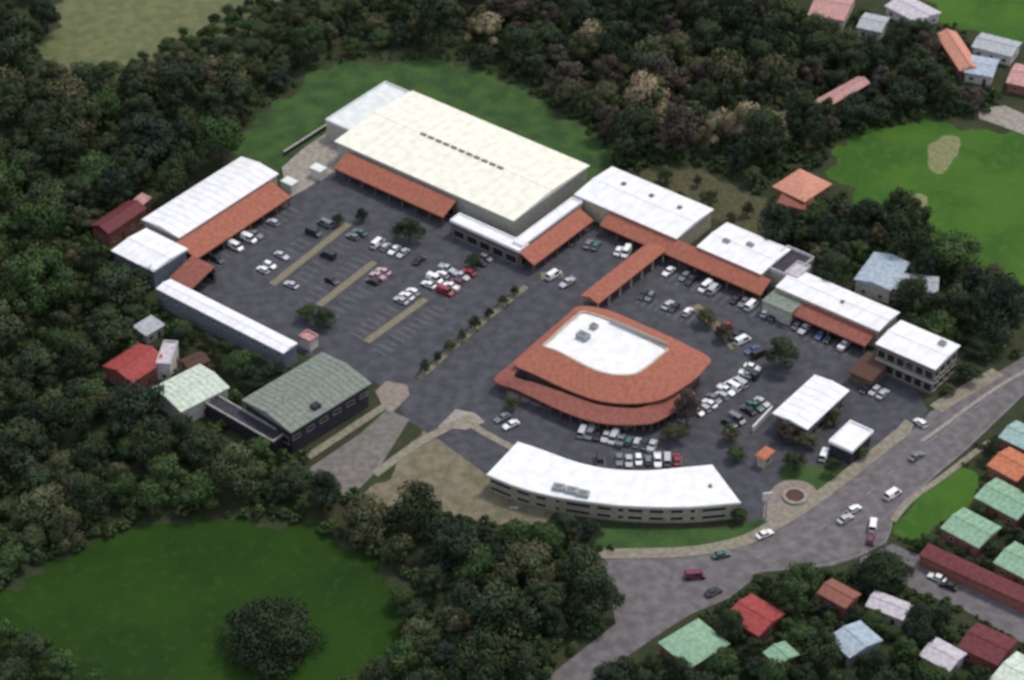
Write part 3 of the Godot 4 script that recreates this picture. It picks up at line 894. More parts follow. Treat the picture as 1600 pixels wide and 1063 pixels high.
	# planted strips between the parking rows, kerbed
	for q in [[PackedVector2Array([Vector2(-64.42, -24.41), Vector2(-45.34, -53.01)]), 2.2, "first planted strip from the left wing"], [PackedVector2Array([Vector2(-51.28, -14.92), Vector2(-37.40, -34.72)]), 2.2, "second planted strip from the left wing"], [PackedVector2Array([Vector2(-37.95, 0.96), Vector2(-23.00, -17.77)]), 2.2, "third planted strip from the left wing"],
			[PackedVector2Array([Vector2(-23.67, 16.23), Vector2(-10.88, -3.16), Vector2(3.78, -23.54)]), 1.8, "long planted median of the internal road"], [PackedVector2Array([Vector2(48.39, -14.92), Vector2(55.22, -3.16), Vector2(58.06, 3.68)]), 3.0, "planted island in the right car park"], [PackedVector2Array([Vector2(7.77, -28.21), Vector2(13.83, -29.38)]), 3.2, "short paved island at the walkway"]]:
		structure("planted_strip", prism(strip_poly(curve(q[0], 3.0), q[1]), -0.04, 0.14), M["strip_soil"], "brown and green " + q[2])
	# parking lines
	for q in [[Vector2(-68.27, -29.38), Vector2(-49.57, -55.51), 12, 4.6], [Vector2(-59.98, -22.38), Vector2(-41.60, -49.28), 12, 4.6], [Vector2(-54.19, -17.77), Vector2(-40.15, -37.71), 9, 4.6], [Vector2(-47.31, -10.96), Vector2(-33.75, -30.56), 9, 4.6], [Vector2(-40.77, -2.06), Vector2(-25.67, -21.22), 10, 4.6], [Vector2(-34.45, 5.03), Vector2(-19.50, -13.79), 10, 4.6], [Vector2(-18.78, -19.49), Vector2(-6.63, -37.11), 8, 4.6],
			[Vector2(-80.83, -34.12), Vector2(-61.30, -59.92), 13, 4.6], [Vector2(41.45, -28.80), Vector2(86.89, 5.57), 24, 4.6], [Vector2(34.08, -17.77), Vector2(47.18, -8.72), 8, 4.6], [Vector2(45.64, 31.17), Vector2(61.37, 14.38), 10, 4.6], [Vector2(16.67, 37.68), Vector2(35.42, 44.09), 10, 4.6], [Vector2(20.33, 48.94), Vector2(41.45, 48.94), 9, 4.6]]:
		stall_lines(q[0], q[1], q[2], q[3], lot_o)

# ------------------------------------------------------------------ the shopping centre
func mall() -> void:
	# supermarket: big cream roof with a dashed ridge ventilator
	var r: Array = [-14.48, -78.07, 65.18, 34.89, 38.0]
	var o := building("supermarket", "large supermarket with wide cream metal roof and dark dashed ridge vent", "supermarket", r, 6.8, {"m": "roof_cream", "rise": 1.0, "over": 0.6, "seams": 3.0}, "wall_grey")
	for i in 11:
		var x := -13.5 + i * 2.8
		part("ridge_vent", box_mesh(Vector3(x, 8.26, 0.35), Vector3(1.9, 0.42, 0.75)), M["vent_dark"], o)
	part("gutter", box_mesh(Vector3(0, 6.68, r[3] / 2.0 - 0.2), Vector3(r[2], 0.22, 0.3)), M["trim_grey"], o)
	arcade(o, r, [-33.10, -66.09, 40.17, 5.76, 38.0], 5.5, 3.0)
	r = [-42.16, -104.35, 26.87, 9.75, -52.0]
	building("supermarket_annex", "lower white annex at the far end of the supermarket", "annex", r, 5.9, {"m": "roof_pale", "type": "flat", "over": 0.1}, "wall_grey")
	r = [-6.25, -41.74, 24.17, 4.30, 38.0]
	o = building("entrance_annex", "narrow white flat roof in front of the supermarket", "annex", r, 4.5, {"m": "roof_white", "type": "flat", "over": 0.3}, "wall_brown")
	shopfronts(o, r[2] - 1.5, 0, r[3] / 2.0 - 0.3, 2.6, 4.0)
	r = [9.91, -46.45, 27.05, 3.60, -52.0]
	o = building("corner_wing", "white-roofed corner wing with terracotta arcade beside the supermarket", "shop block", r, 4.9, {"m": "roof_white", "type": "flat", "over": 0.1}, "wall_cream")
	arcade(o, r, [12.25, -40.99, 26.94, 5.01, -52.0], 5.0, 3.0)
	# long row of shops
	r = [36.45, -54.68, 34.76, 18.00, 38.0]
	o = building("shop_row", "long white shop row with three small roof vents by the corner wing", "shop block", r, 6.0, {"m": "roof_white", "rise": 0.7, "seams": 2.5}, "wall_cream")
	for i in 3:
		roof_unit("roof_vent", ["small grey roof vent nearest the supermarket on the long row", "middle small grey roof vent on the long row", "small grey roof vent at the gap end of the long row"][i], "vent", at_local(r, -9.0 + i * 9.5, -3.0, 6.72), Vector3(1.1, 0.6, 1.1), -deg_to_rad(r[4]), "vent_dark", "vents on the long row")
	arcade(o, r, [46.45, -33.30, 52.90, 4.68, 38.0], 5.4, 3.0)
	r = [62.51, -32.64, 20.80, 14.65, 38.0]
	o = building("shop_row", "short white shop row beside the dark plant enclosure", "shop block", r, 6.0, {"m": "roof_white", "rise": 0.5, "seams": 2.5}, "wall_cream")
	for q in [[-5.0, 1.0, "left"], [1.0, -1.5, "right"]]:
		roof_unit("air_conditioner", "low grey air conditioner, %s one on the short white row" % q[2], "air conditioner", at_local(r, q[0], q[1], 6.45), Vector3(2.0, 0.9, 1.3), -deg_to_rad(r[4]), "metal_grey", "air conditioners on roofs")
	# plant enclosure: open box with dark floor
	r = [74.20, -26.44, 8.65, 11.60, 38.0]
	o = thing("plant_enclosure", "grey open-topped plant enclosure with dark inside on shop row", "enclosure", Vector3(r[0], 0, r[1]), -deg_to_rad(r[4]))
	footprints.append(r)
	part("wall", box_mesh(Vector3(0, 2.7, 0), Vector3(r[2] - 0.1, 5.4, r[3] - 0.1)), M["wall_grey"], o)
	part("floor", box_mesh(Vector3(0, 5.5, 0), Vector3(r[2] - 0.7, 0.14, r[3] - 0.7)), M["roof_dark"], o)
	var s := new_st()
	for k in [-1, 1]:
		box(s, Vector3(0, 5.95, k * (r[3] / 2.0 - 0.17)), Vector3(r[2], 1.1, 0.34))
		box(s, Vector3(k * (r[2] / 2.0 - 0.17), 5.95, 0), Vector3(0.34, 1.1, r[3] - 0.7))
	part("parapet", s.commit(), M["roof_lilac"], o)
	r = [76.08, -22.40, 4.09, 6.59, 38.0]
	building("stair_block", "small lilac-grey stair block beside the plant enclosure", "stair block", r, 6.0, {"m": "roof_lilac", "type": "flat", "over": 0.05}, "wall_grey")
	r = [71.51, -11.34, 9.15, 7.31, 38.0]
	o = building("entrance_canopy", "flat grey-green entrance canopy between two terracotta arcades", "canopy", r, 4.2, {"m": "roof_greygreen", "type": "flat", "over": 0.3, "parapet": false}, "wall_grey")
	r = [85.32, -9.71, 31.73, 10.45, 38.0]
	o = building("shop_row", "narrow white shop row leading to the tall end block", "shop block", r, 5.7, {"m": "roof_white", "rise": 0.5, "seams": 2.5}, "wall_cream")
	roof_unit("roof_vent", "single small grey vent on the narrow shop row", "vent", at_local(r, 2.0, 0.8, 6.28), Vector3(0.9, 0.6, 0.9), -deg_to_rad(r[4]), "vent_dark")
	arcade(o, r, [84.39, -3.18, 22.81, 7.75, 38.0], 5.2, 3.0, "tile_brick_dull")
	# tall end block with glazed two-storey front
	r = [103.05, 13.59, 17.52, 12.64, 38.0]
	o = building("end_block", "tall white-roofed end block with dark two-storey glazed front", "shop block", r, 8.7, {"m": "roof_white", "rise": 0.5, "over": 0.5, "seams": 2.5}, "wall_brown")
	var lw: float = r[2] - 1.0
	var ww: float = r[3] - 1.0
	for j in 2:
		for i in 6: window_on(o, Vector3(-lw / 2.0 + lw * (i + 0.5) / 6.0, 2.3 + j * 3.9, ww / 2.0), 2.3, 2.6, 0.0, "window", "trim_grey")
		for i in 4: window_on(o, Vector3(lw / 2.0, 2.3 + j * 3.9, -ww / 2.0 + ww * (i + 0.5) / 4.0), 2.1, 2.4, PI / 2.0, "window", "wall_white")
	part("cornice", box_mesh(Vector3(0, 4.25, ww / 2.0 + 0.2), Vector3(lw + 0.2, 0.3, 0.5)), M["trim_grey"], o)
	roof_unit("air_conditioner", "grey air conditioner on the tall end block roof", "air conditioner", at_local(r, 5.0, -3.5, 9.25), Vector3(1.8, 0.9, 1.5), -deg_to_rad(r[4]), "metal_grey", "air conditioners on roofs")
	r = [90.96, 16.01, 6.92, 9.46, 38.0]
	building("terrace_roof", "low brown terrace roof at the foot of the tall end block", "terrace", r, 3.2, {"m": "brown", "type": "shed", "rise": 0.8}, "wall_brown")
	# covered walkway from the long row to the curved building
	r = [29.90, -24.70, 31.08, 5.97, -52.0]
	o = thing("covered_walkway", "terracotta covered walkway crossing the car park to the curved building", "walkway", Vector3(r[0], 0, r[1]), -deg_to_rad(r[4]))
	footprints.append(r)
	part("roof", roof_solid(r[2], r[3], 3.6, 0.25, 0.9, 0.0), M["tile_brick"], o)
	for i in 7:
		for k in [-1, 1]: part("column", box_mesh(Vector3(0, 1.79, 0), Vector3(0.35, 3.58, 0.35)), M["wall_cream"], o, Vector3(-r[2] / 2.0 + 0.6 + (r[2] - 1.2) * i / 6.0, 0, k * (r[3] / 2.0 - 0.5)))
	# left wing
	r = [-83.63, -57.45, 39.97, 14.35, -52.0]
	o = building("left_wing", "long white left wing with terracotta arcade facing the car park", "shop block", r, 6.0, {"m": "roof_white", "rise": 0.8, "seams": 2.5}, "wall_cream")
	arcade(o, r, [-76.50, -48.94, 38.03, 7.43, -52.0], 5.2, 3.0, "tile_brick")
	r = [-100.38, -29.45, 17.85, 8.40, 38.0]
	r = [-97.59, -31.68, 15.88, 13.38, 38.0]
	o = building("corner_block", "white-roofed corner block at the end of the left wing", "shop block", r, 6.1, {"m": "roof_white", "rise": 0.6, "seams": 2.5}, "wall_bluegrey")
	for i in 4: window_on(o, Vector3(-r[2] / 2.0 + r[2] * (i + 0.5) / 4.0, 3.4, r[3] / 2.0 - 0.5), 1.6, 1.2, 0.0)
	arcade(o, r, [-85.56, -24.18, 8.34, 9.19, 38.0], 5.2, 3.0, "tile_brick_dull")
	r = [-74.34, -2.47, 45.35, 5.48, 38.0]
	o = building("long_shed", "long narrow white-roofed shed along the lower edge of the car park", "shed", r, 5.9, {"m": "roof_white", "rise": 0.4, "over": 0.4, "seams": 2.5}, "wall_bluegrey")
	for i in 10: window_on(o, Vector3(-r[2] / 2.0 + r[2] * (i + 0.5) / 10.0, 4.4, r[3] / 2.0 - 0.4), 1.6, 0.9, 0.0)
	r = [-52.66, 2.82, 3.98, 3.46, 38.0]
	building("ticket_kiosk", "small pinkish kiosk at the end of the long shed", "kiosk", r, 3.0, {"m": "roof_pink", "type": "flat", "over": 0.2}, "wall_white")
	# green hall
	r = [-50.99, 30.77, 26.97, 18.30, -46.0]
	o = building("green_hall", "big grey-green gabled metal hall with dark walls", "hall", r, 7.2, {"m": "roof_greygreen", "rise": 1.3, "over": 0.7, "seams": 1.6}, "wall_dark")
	for i in 6: window_on(o, Vector3(-r[2] / 2.0 + r[2] * (i + 0.5) / 6.0, 4.6, r[3] / 2.0 - 0.7), 2.6, 1.2, 0.0)
	for i in 3: window_on(o, Vector3(-r[2] / 2.0 + 0.7, 3.2, -r[3] / 2.0 + r[3] * (i + 0.5) / 3.0), 2.4, 2.2, -PI / 2.0)
	part("roof_hatch", box_mesh(Vector3(-3.0, 8.2, r[3] * 0.36), Vector3(2.2, 1.2, 1.8)), M["wall_dark"], o)
	r = [-66.12, 37.35, 23.67, 4.25, 40.0]
	building("dark_annex", "low dark flat-roofed annex in front of the green hall", "annex", r, 3.8, {"m": "roof_dark", "type": "flat", "over": 0.2, "edge": "wall_grey"}, "wall_dark")
	# curved building with two tiers of terracotta roof
	var outer := blob(PackedVector2Array([Vector2(0.49, 17.79), Vector2(5.64, 21.97), Vector2(10.58, 25.85), Vector2(15.63, 29.43), Vector2(20.66, 32.23), Vector2(25.38, 33.49), Vector2(30.13, 33.74), Vector2(34.92, 32.98), Vector2(38.67, 31.21), Vector2(42.53, 27.64), Vector2(46.29, 23.53), Vector2(48.79, 19.62), Vector2(50.34, 15.68), Vector2(45.75, 10.90), Vector2(41.06, 6.87), Vector2(33.10, 0.88), Vector2(25.01, -4.93), Vector2(17.54, -6.60), Vector2(14.13, -2.43), Vector2(10.24, 2.79), Vector2(6.89, 7.68), Vector2(3.59, 12.77)]))
	var inner := blob(PackedVector2Array([Vector2(7.80, 13.48), Vector2(10.70, 15.33), Vector2(13.57, 17.71), Vector2(16.42, 20.33), Vector2(19.26, 22.68), Vector2(22.10, 24.49), Vector2(25.27, 25.53), Vector2(28.46, 25.78), Vector2(31.37, 25.01), Vector2(34.04, 22.42), Vector2(36.43, 19.55), Vector2(38.16, 17.18), Vector2(39.72, 15.07), Vector2(37.09, 12.41), Vector2(34.27, 10.00), Vector2(29.53, 5.95), Vector2(24.73, 1.86), Vector2(18.54, -1.16), Vector2(16.18, 1.04), Vector2(13.81, 4.05), Vector2(11.79, 7.04), Vector2(9.79, 10.27)]))
	var mid := centre_of(inner)
	o = thing("curved_building", "curved building with two-tier terracotta roof around a white flat top", "shop block", v3(mid), 0.0)
	outer = moved(outer, mid)
	inner = moved(inner, mid)
	footprints.append([mid.x, mid.y, 46.0, 34.0, 36.0])
	var wall := shrink(outer, 2.6)
	part("wall", prism(wall, 0.0, 5.9), M["wall_brown"], o)
	part("upper_roof", ring(outer, inner, 6.1, 8.5, 0.35), M["tile_brick"], o)
	var top := part("flat_roof", prism(shrink(inner, 0.25), 6.8, 8.2), M["roof_white"], o)
	part("parapet", ring(inner, shrink(inner, 0.6), 8.62, 8.62, 0.6), M["wall_cream"], top)
	var low_out := moved(blob(PackedVector2Array([Vector2(-4.53, 21.03), Vector2(0.97, 24.91), Vector2(6.08, 28.76), Vector2(11.46, 32.81), Vector2(16.65, 36.08), Vector2(21.35, 38.07), Vector2(26.07, 38.82), Vector2(30.81, 38.82), Vector2(35.11, 38.07), Vector2(38.88, 35.32), Vector2(42.41, 31.80), Vector2(44.79, 29.27), Vector2(45.91, 26.71), Vector2(44.29, 24.14), Vector2(41.96, 22.59), Vector2(32.69, 12.62), Vector2(24.88, 1.30), Vector2(15.82, -2.00), Vector2(13.34, -2.83), Vector2(9.12, 1.30), Vector2(4.94, 6.73), Vector2(0.33, 13.68)])), mid)
	var low_in := shrink(low_out, 5.0)
	part("lower_roof", ring(low_out, low_in, 3.5, 5.1, 0.3), M["tile_brick_dull"], o)
	for i in range(0, 46, 2):
		var a := low_out[i]
		part("column", box_mesh(Vector3(0, 1.65, 0), Vector3(0.4, 3.3, 0.4)), M["wall_brown"], o, v3(a + (-a).normalized() * 1.2))
	for q in [[Vector2(18.12, 10.01), Vector3(3.2, 1.5, 2.2), "large grey air conditioner on the curved building's white top"], [Vector2(21.01, 5.69), Vector3(1.8, 1.2, 1.6), "smaller grey air conditioner on the curved building's white top"]]:
		roof_unit("air_conditioner", q[2], "air conditioner", v3(q[0], 8.2), q[1], -0.66, "metal_grey", "air conditioners on roofs")
	r = [32.35, 8.54, 17.71, 1.87, 36.0]
	o = thing("roof_screen", "long grey screen wall on the curved building's white top", "screen", Vector3(r[0], 8.2, r[1]), -deg_to_rad(36.0))
	part("panel", box_mesh(Vector3(0, 0.7, 0), Vector3(r[2], 1.4, 0.2)), M["trim_grey"], o)
	r = [41.04, 26.24, 4.46, 2.20, -40.0]
	building("entrance_porch", "small white entrance porch on the right end of curved building", "porch", r, 5.4, {"m": "roof_white", "type": "flat", "over": 0.2}, "wall_white")
	# curved white block near the road
	var back := curve(PackedVector2Array([Vector2(1.40, 47.61), Vector2(6.68, 50.27), Vector2(12.36, 53.62), Vector2(18.47, 56.48), Vector2(25.34, 58.13), Vector2(32.71, 58.37), Vector2(39.98, 57.42), Vector2(48.20, 56.24)]), 2.5)
	var front := curve(PackedVector2Array([Vector2(-6.13, 60.01), Vector2(0.46, 64.21), Vector2(8.64, 67.68), Vector2(19.34, 70.19), Vector2(25.64, 71.33), Vector2(32.11, 71.79), Vector2(42.21, 71.79), Vector2(54.08, 70.19)]), 2.5)
	var n := mini(back.size(), front.size())
	var roof := PackedVector2Array()
	var walls := PackedVector2Array()
	for i in n:
		var b := back[int(round(float(i) * (back.size() - 1) / (n - 1)))]
		roof.append(b)
		walls.append(b)
	for i in n:
		var fnt := front[int(round(float(n - 1 - i) * (front.size() - 1) / (n - 1)))]
		roof.append(fnt)
	mid = centre_of(roof)
	roof = moved(roof, mid)
	o = thing("curved_block", "curved white-roofed block with beige wall above the main road", "shop block", v3(mid), 0.0)
	part("roof", prism(roof, 5.0, 5.35), M["roof_white"], o)
	var inn := PackedVector2Array()
	for q in Geometry2D.offset_polygon(roof, -0.6)[0]: inn.append(q)
	part("wall", prism(inn, 0.0, 4.99), M["wall_beige"], o)
	s = new_st()
	prism_into(s, strip_poly(PackedVector2Array(roof.slice(n)), 0.3), 5.36, 5.7)
	part("parapet", s.commit(), M["roof_pale"], o)
	for i in range(n + 1, 2 * n - 2, 2):
		var a := roof[i]
		var b := roof[i + 2]
		var d := (b - a).normalized()
		var out := Vector2(-d.y, d.x)
		if out.dot((a + b) / 2.0) < 0.0: out = -out
		for j in 2: window_on(o, v3((a + b) / 2.0 - out * 0.55, 1.4 + j * 2.2), a.distance_to(b) - 1.6, 1.1, atan2(out.x, out.y))
	for k in 3:
		var p: Vector2 = [Vector2(11.10, 65.14), Vector2(14.12, 66.29), Vector2(16.83, 67.45)][k]
		roof_unit("air_conditioner", "%s of three grey air conditioners on the curved white block" % ["first", "middle", "last"][k], "air conditioner", v3(p, 5.35), Vector3(2.9, 1.0, 2.0), -0.28, "metal_grey", "air conditioners on roofs")
	roof_unit("roof_vent", "small vent at the right end of the curved white block", "vent", v3(Vector2(47.21, 64.33), 5.35), Vector3(0.8, 0.5, 0.8), 0.0, "vent_dark")
	# pavilion and small buildings by the road
	r = [74.42, 32.06, 19.54, 10.31, -52.0]
	o = building("pavilion", "square white-roofed pavilion between car park and entrance", "pavilion", r, 5.0, {"m": "roof_white", "rise": 0.5, "over": 0.8, "seams": 2.5}, "wall_brown")
	shopfronts(o, r[2] - 3.0, 0, r[3] / 2.0 - 0.8, 2.6, 3.6)
	r = [83.02, 44.56, 10.07, 6.74, -52.0]
	o = building("small_pavilion", "small white flat-roofed building near the car park entrance", "pavilion", r, 4.0, {"m": "roof_white", "type": "flat", "over": 0.4}, "wall_dark")
	r = [61.61, 49.67, 4.57, 2.92, -50.0]
	o = building("guard_kiosk", "small terracotta-roofed kiosk at the end of the curved white block", "kiosk", r, 3.2, {"m": "tile_orange", "type": "hip", "rise": 0.8}, "wall_cream")
	window_on(o, Vector3(0, 1.5, r[3] / 2.0 - 0.5), 1.4, 1.2, 0.0)
	o = thing("low_wall", "short white wall running down beside the square pavilion", "wall", v3(Vector2(62.40, 33.69)), 0.97)
	part("panel", box_mesh(Vector3(0, 0.9, 0), Vector3(9.5, 1.8, 0.3)), M["wall_white"], o)
	part("coping", box_mesh(Vector3(0, 1.85, 0), Vector3(9.7, 0.1, 0.45)), M["roof_pale"], o)
	# round planter
	var p := Vector2(67.90, 62.20)
	o = thing("round_planter", "round beige planter with brown soil on the road corner", "planter", v3(p))
	var disc := PackedVector2Array()
	var hole := PackedVector2Array()
	for i in 28:
		disc.append(Vector2.from_angle(TAU * i / 28.0) * 3.0)
		hole.append(Vector2.from_angle(TAU * i / 28.0) * 2.2)
	part("rim", ring(disc, hole, 0.75, 0.75, 0.75), M["concrete"], o)
	part("soil", prism(hole, 0.0, 0.6), M["brown"], o)
	# sign at the corner
	o = thing("roadside_sign", "tall plain white roadside sign on a grey post", "sign", v3(Vector2(60.18, 70.03)), 0.2)
	part("post", box_mesh(Vector3(0, 3.0, 0), Vector3(0.3, 6.0, 0.3)), M["metal_grey"], o)
	part("board", box_mesh(Vector3(0, 7.2, 0), Vector3(2.2, 2.4, 0.35)), M["wall_white"], o)
	o = thing("lamp_post", "thin pale lamp post at the edge of the gravel yard", "lamp post", v3(Vector2(-0.45, 75.90)))
	part("post", box_mesh(Vector3(0, 4.5, 0), Vector3(0.16, 9.0, 0.16)), M["trim_grey"], o)
	part("arm", box_mesh(Vector3(0.8, 8.95, 0), Vector3(1.6, 0.1, 0.1)), M["trim_grey"], o)
	part("lamp_head", box_mesh(Vector3(1.6, 8.88, 0), Vector3(0.6, 0.12, 0.25)), M["metal_grey"], o)
	# low wall coloured dark to stand in for shade on the service drive
	o = thing("shade_band_wall", "dark wall standing in for shade on the drive by the service yard", "wall", v3(Vector2(-59.40, -95.88)), deg_to_rad(52.0))
	part("panel", box_mesh(Vector3(0, 0.7, 0), Vector3(21.0, 1.4, 0.4)), M["wall_dark"], o)
	part("coping", box_mesh(Vector3(0, 1.46, 0), Vector3(21.2, 0.12, 0.5)), M["wall_grey"], o)
	for q in [[Vector2(-55.23, -76.79), "pale hut at the corner of the supermarket arcade"], [Vector2(-62.94, -69.91), "pale hut at the end of the left wing arcade"]]:
		building("service_hut", "small " + q[1], "hut", [q[0].x, q[0].y, 4.2, 3.0, 38.0], 2.8, {"m": "roof_pale", "type": "flat", "over": 0.1, "parapet": false}, "wall_white")

# ------------------------------------------------------------------ houses around
func neighbours() -> void:
	var g := "houses by the lower left wood"
	var o: Node3D
	house("mint_roof_house", "house with pale mint metal roof beside the green hall", [-80.54, 26.52, 14.91, 12.83, -41.5], 5.0, {"m": "roof_mint", "rise": 1.0, "seams": 1.6}, "wall_white", g)
	house("red_roof_house", "red-roofed house at the edge of the lower left wood", [-95.79, 15.91, 12.43, 10.91, -50.4], 4.6, {"m": "roof_red", "rise": 1.5}, "wall_brick", g)
	house("white_block_house", "pinkish white block against the red-roofed house", [-88.01, 12.44, 9.64, 3.73, -84.0], 5.0, {"m": "roof_lilac", "type": "flat", "over": 0.1}, "wall_white", g)
	house("brown_roof_house", "small brown-roofed house behind the mint-roofed house", [-81.06, 13.41, 6.51, 5.11, -37.9], 3.4, {"m": "brown", "rise": 0.9}, "wall_brick", g)
	house("grey_shed", "pale grey shed below the corner block", [-94.48, -1.36, 6.64, 5.39, -48.6], 3.2, {"m": "roof_grey", "type": "shed", "rise": 0.5}, "wall_grey", g)
	house("dark_red_house", "dark red-roofed house behind the corner block", [-108.39, -49.37, 15.35, 7.04, -54.3], 4.6, {"m": "roof_darkred", "rise": 1.4}, "wall_brick", g)
	house("pink_roof_shed", "pinkish shed beside the dark red-roofed house", [-103.71, -57.49, 7.23, 3.37, -61.1], 4.0, {"m": "roof_pink", "type": "shed", "rise": 0.5}, "wall_brick", g)
	g = "houses beyond the wood"
	house("salmon_roof_house", "house with salmon hipped roof beside the bright field", [81.61, -66.02, 12.52, 11.51, -46.7], 4.0, {"m": "tile_salmon", "type": "hip", "rise": 2.2, "over": 0.9}, "wall_brick", g)
	house("brown_porch", "dull terracotta porch roof in front of salmon hipped house", [79.12, -59.49, 9.19, 5.91, 24.3], 2.8, {"m": "tile_brick_dull", "type": "shed", "rise": 0.6}, "wall_brick", g)
	house("blue_roof_house", "house with pale blue metal roof behind the narrow shop row", [98.94, -23.92, 14.40, 10.59, -61.2], 4.6, {"m": "roof_blue", "rise": 0.9}, "wall_grey", g)
	house("grey_roof_house", "long grey-green roofed house next to the pale blue roof", [107.16, -19.54, 12.44, 7.58, 10.6], 4.0, {"m": "roof_grey", "rise": 0.8}, "wall_grey", g)
	house("pink_roof_house", "pink-roofed house at the top edge of the wood", [100.90, -168.67, 11.86, 16.80, 19.6], 3.2, {"m": "roof_pink", "rise": 1.3}, "wall_white", g)
	house("grey_roof_house", "pale grey-roofed house beside the pink-roofed one", [112.53, -157.94, 8.18, 10.11, 22.5], 3.2, {"m": "roof_grey", "rise": 0.9}, "wall_white", g)
	house("lilac_roof_house", "lilac-roofed house behind the pale grey roof", [125.98, -166.21, 14.59, 10.66, 50.0], 3.2, {"m": "roof_lilac", "rise": 1.0}, "wall_white", g)
	house("orange_roof_house", "orange-roofed house beside the far corner grass", [136.40, -140.56, 22.45, 6.84, 79.0], 3.2, {"m": "tile_salmon", "rise": 1.4}, "wall_brick", g)
	house("grey_roof_house", "broad light grey roof right of the orange-roofed house", [148.78, -144.14, 13.05, 9.75, 27.8], 3.4, {"m": "roof_grey", "rise": 0.9}, "wall_white", g)
	house("pale_blue_house", "pale blue roof in front of the broad grey roof", [142.27, -131.91, 8.91, 11.11, 19.4], 3.2, {"m": "roof_blue", "rise": 0.8}, "wall_white", g)
	house("pink_roof_house", "dull pink roof at the frame edge by the pale lane", [155.58, -125.74, 11.24, 12.31, 22.9], 3.2, {"m": "roof_pink", "rise": 1.0}, "wall_brick", g)
	house("pink_roof_house", "long low pinkish roof deep in the dark wood", [97.93, -115.34, 21.03, 5.19, -43.5], 4.0, {"m": "roof_pink", "rise": 0.9}, "wall_brick", g)
	house("grey_shed", "tiny pale shed in the shade beside the blossoming trees", [81.15, -107.60, 4.39, 2.89, -34.4], 2.8, {"m": "roof_blue", "type": "shed", "rise": 0.4}, "wall_white", g)
	g = "houses across the main road"
	house("green_roof_house", "pale green roof facing the small lawn", [107.64, 76.98, 10.62, 9.82, 41.9], 3.4, {"m": "roof_green", "rise": 0.9, "seams": 1.4}, "wall_brick", g)
	house("green_roof_house", "green roof behind the one facing the small lawn", [117.60, 66.73, 12.17, 9.64, 42.4], 3.4, {"m": "roof_green", "rise": 0.9, "seams": 1.4}, "wall_brick", g)
	house("green_roof_house", "green roof at the frame edge above the long dark red roof", [117.20, 88.12, 8.51, 9.63, 40.9], 3.4, {"m": "roof_green", "rise": 0.9, "seams": 1.4}, "wall_brick", g)
	house("orange_roof_house", "orange-roofed house at the frame edge across the road", [121.27, 54.05, 8.87, 9.68, 43.8], 3.4, {"m": "tile_orange", "rise": 1.0}, "wall_brick", g)
	house("teal_roof_house", "teal-grey roofed house behind the orange roof across the road", [125.40, 43.51, 9.00, 8.56, 40.4], 3.4, {"m": "roof_teal", "rise": 0.9}, "wall_brick", g)
	o = building("long_brick_roof", "long narrow dark red roof along the side street", "outbuilding", [106.92, 92.81, 28.51, 4.33, 36.6], 3.0, {"m": "roof_darkred", "type": "shed", "rise": 0.6, "over": 0.3}, "wall_brick", g)
	house("red_roof_house", "bright red-roofed house by the road junction", [54.64, 106.24, 9.73, 9.95, 42.0], 3.4, {"m": "roof_red", "rise": 1.0}, "wall_brick", g)
	house("green_roof_house", "green hipped roof nearest the lower end of the main road", [40.41, 115.19, 10.48, 12.24, 50.8], 3.4, {"m": "roof_green", "rise": 1.3, "type": "hip"}, "wall_brick", g)
	house("green_roof_house", "small pale green roof below the bright red roof", [59.42, 118.86, 5.28, 6.34, 55.3], 3.8, {"m": "roof_green", "rise": 0.7}, "wall_brick", g)
	house("blue_roof_house", "pale blue roof below the grey-white roof", [76.23, 113.98, 7.76, 9.86, 55.3], 3.4, {"m": "roof_blue", "rise": 0.9}, "wall_grey", g)
	house("grey_roof_house", "grey-white roof beside the round tree across the road", [85.26, 102.94, 9.35, 6.02, 30.5], 3.2, {"m": "roof_lilac", "rise": 0.8}, "wall_grey", g)
	house("brown_roof_house", "reddish brown roof between the red roof and the round tree", [74.16, 99.72, 8.02, 6.31, 40.5], 3.8, {"m": "wall_brick", "rise": 0.9}, "wall_brick", g)
	house("dark_red_house", "dark red roof below the side street", [105.48, 115.47, 10.06, 9.67, 36.2], 3.4, {"m": "roof_darkred", "rise": 1.0}, "wall_brick", g)
	house("white_block_house", "whitish roof between pale blue and dark red roofs", [95.17, 118.52, 7.92, 7.41, 40.3], 3.2, {"m": "roof_lilac", "rise": 0.8}, "wall_white", g)
	house("green_roof_house", "pale green roof in the bottom corner below the dark red roof", [111.07, 125.07, 8.84, 11.70, 40.7], 3.4, {"m": "roof_mint", "rise": 0.9}, "wall_brick", g)

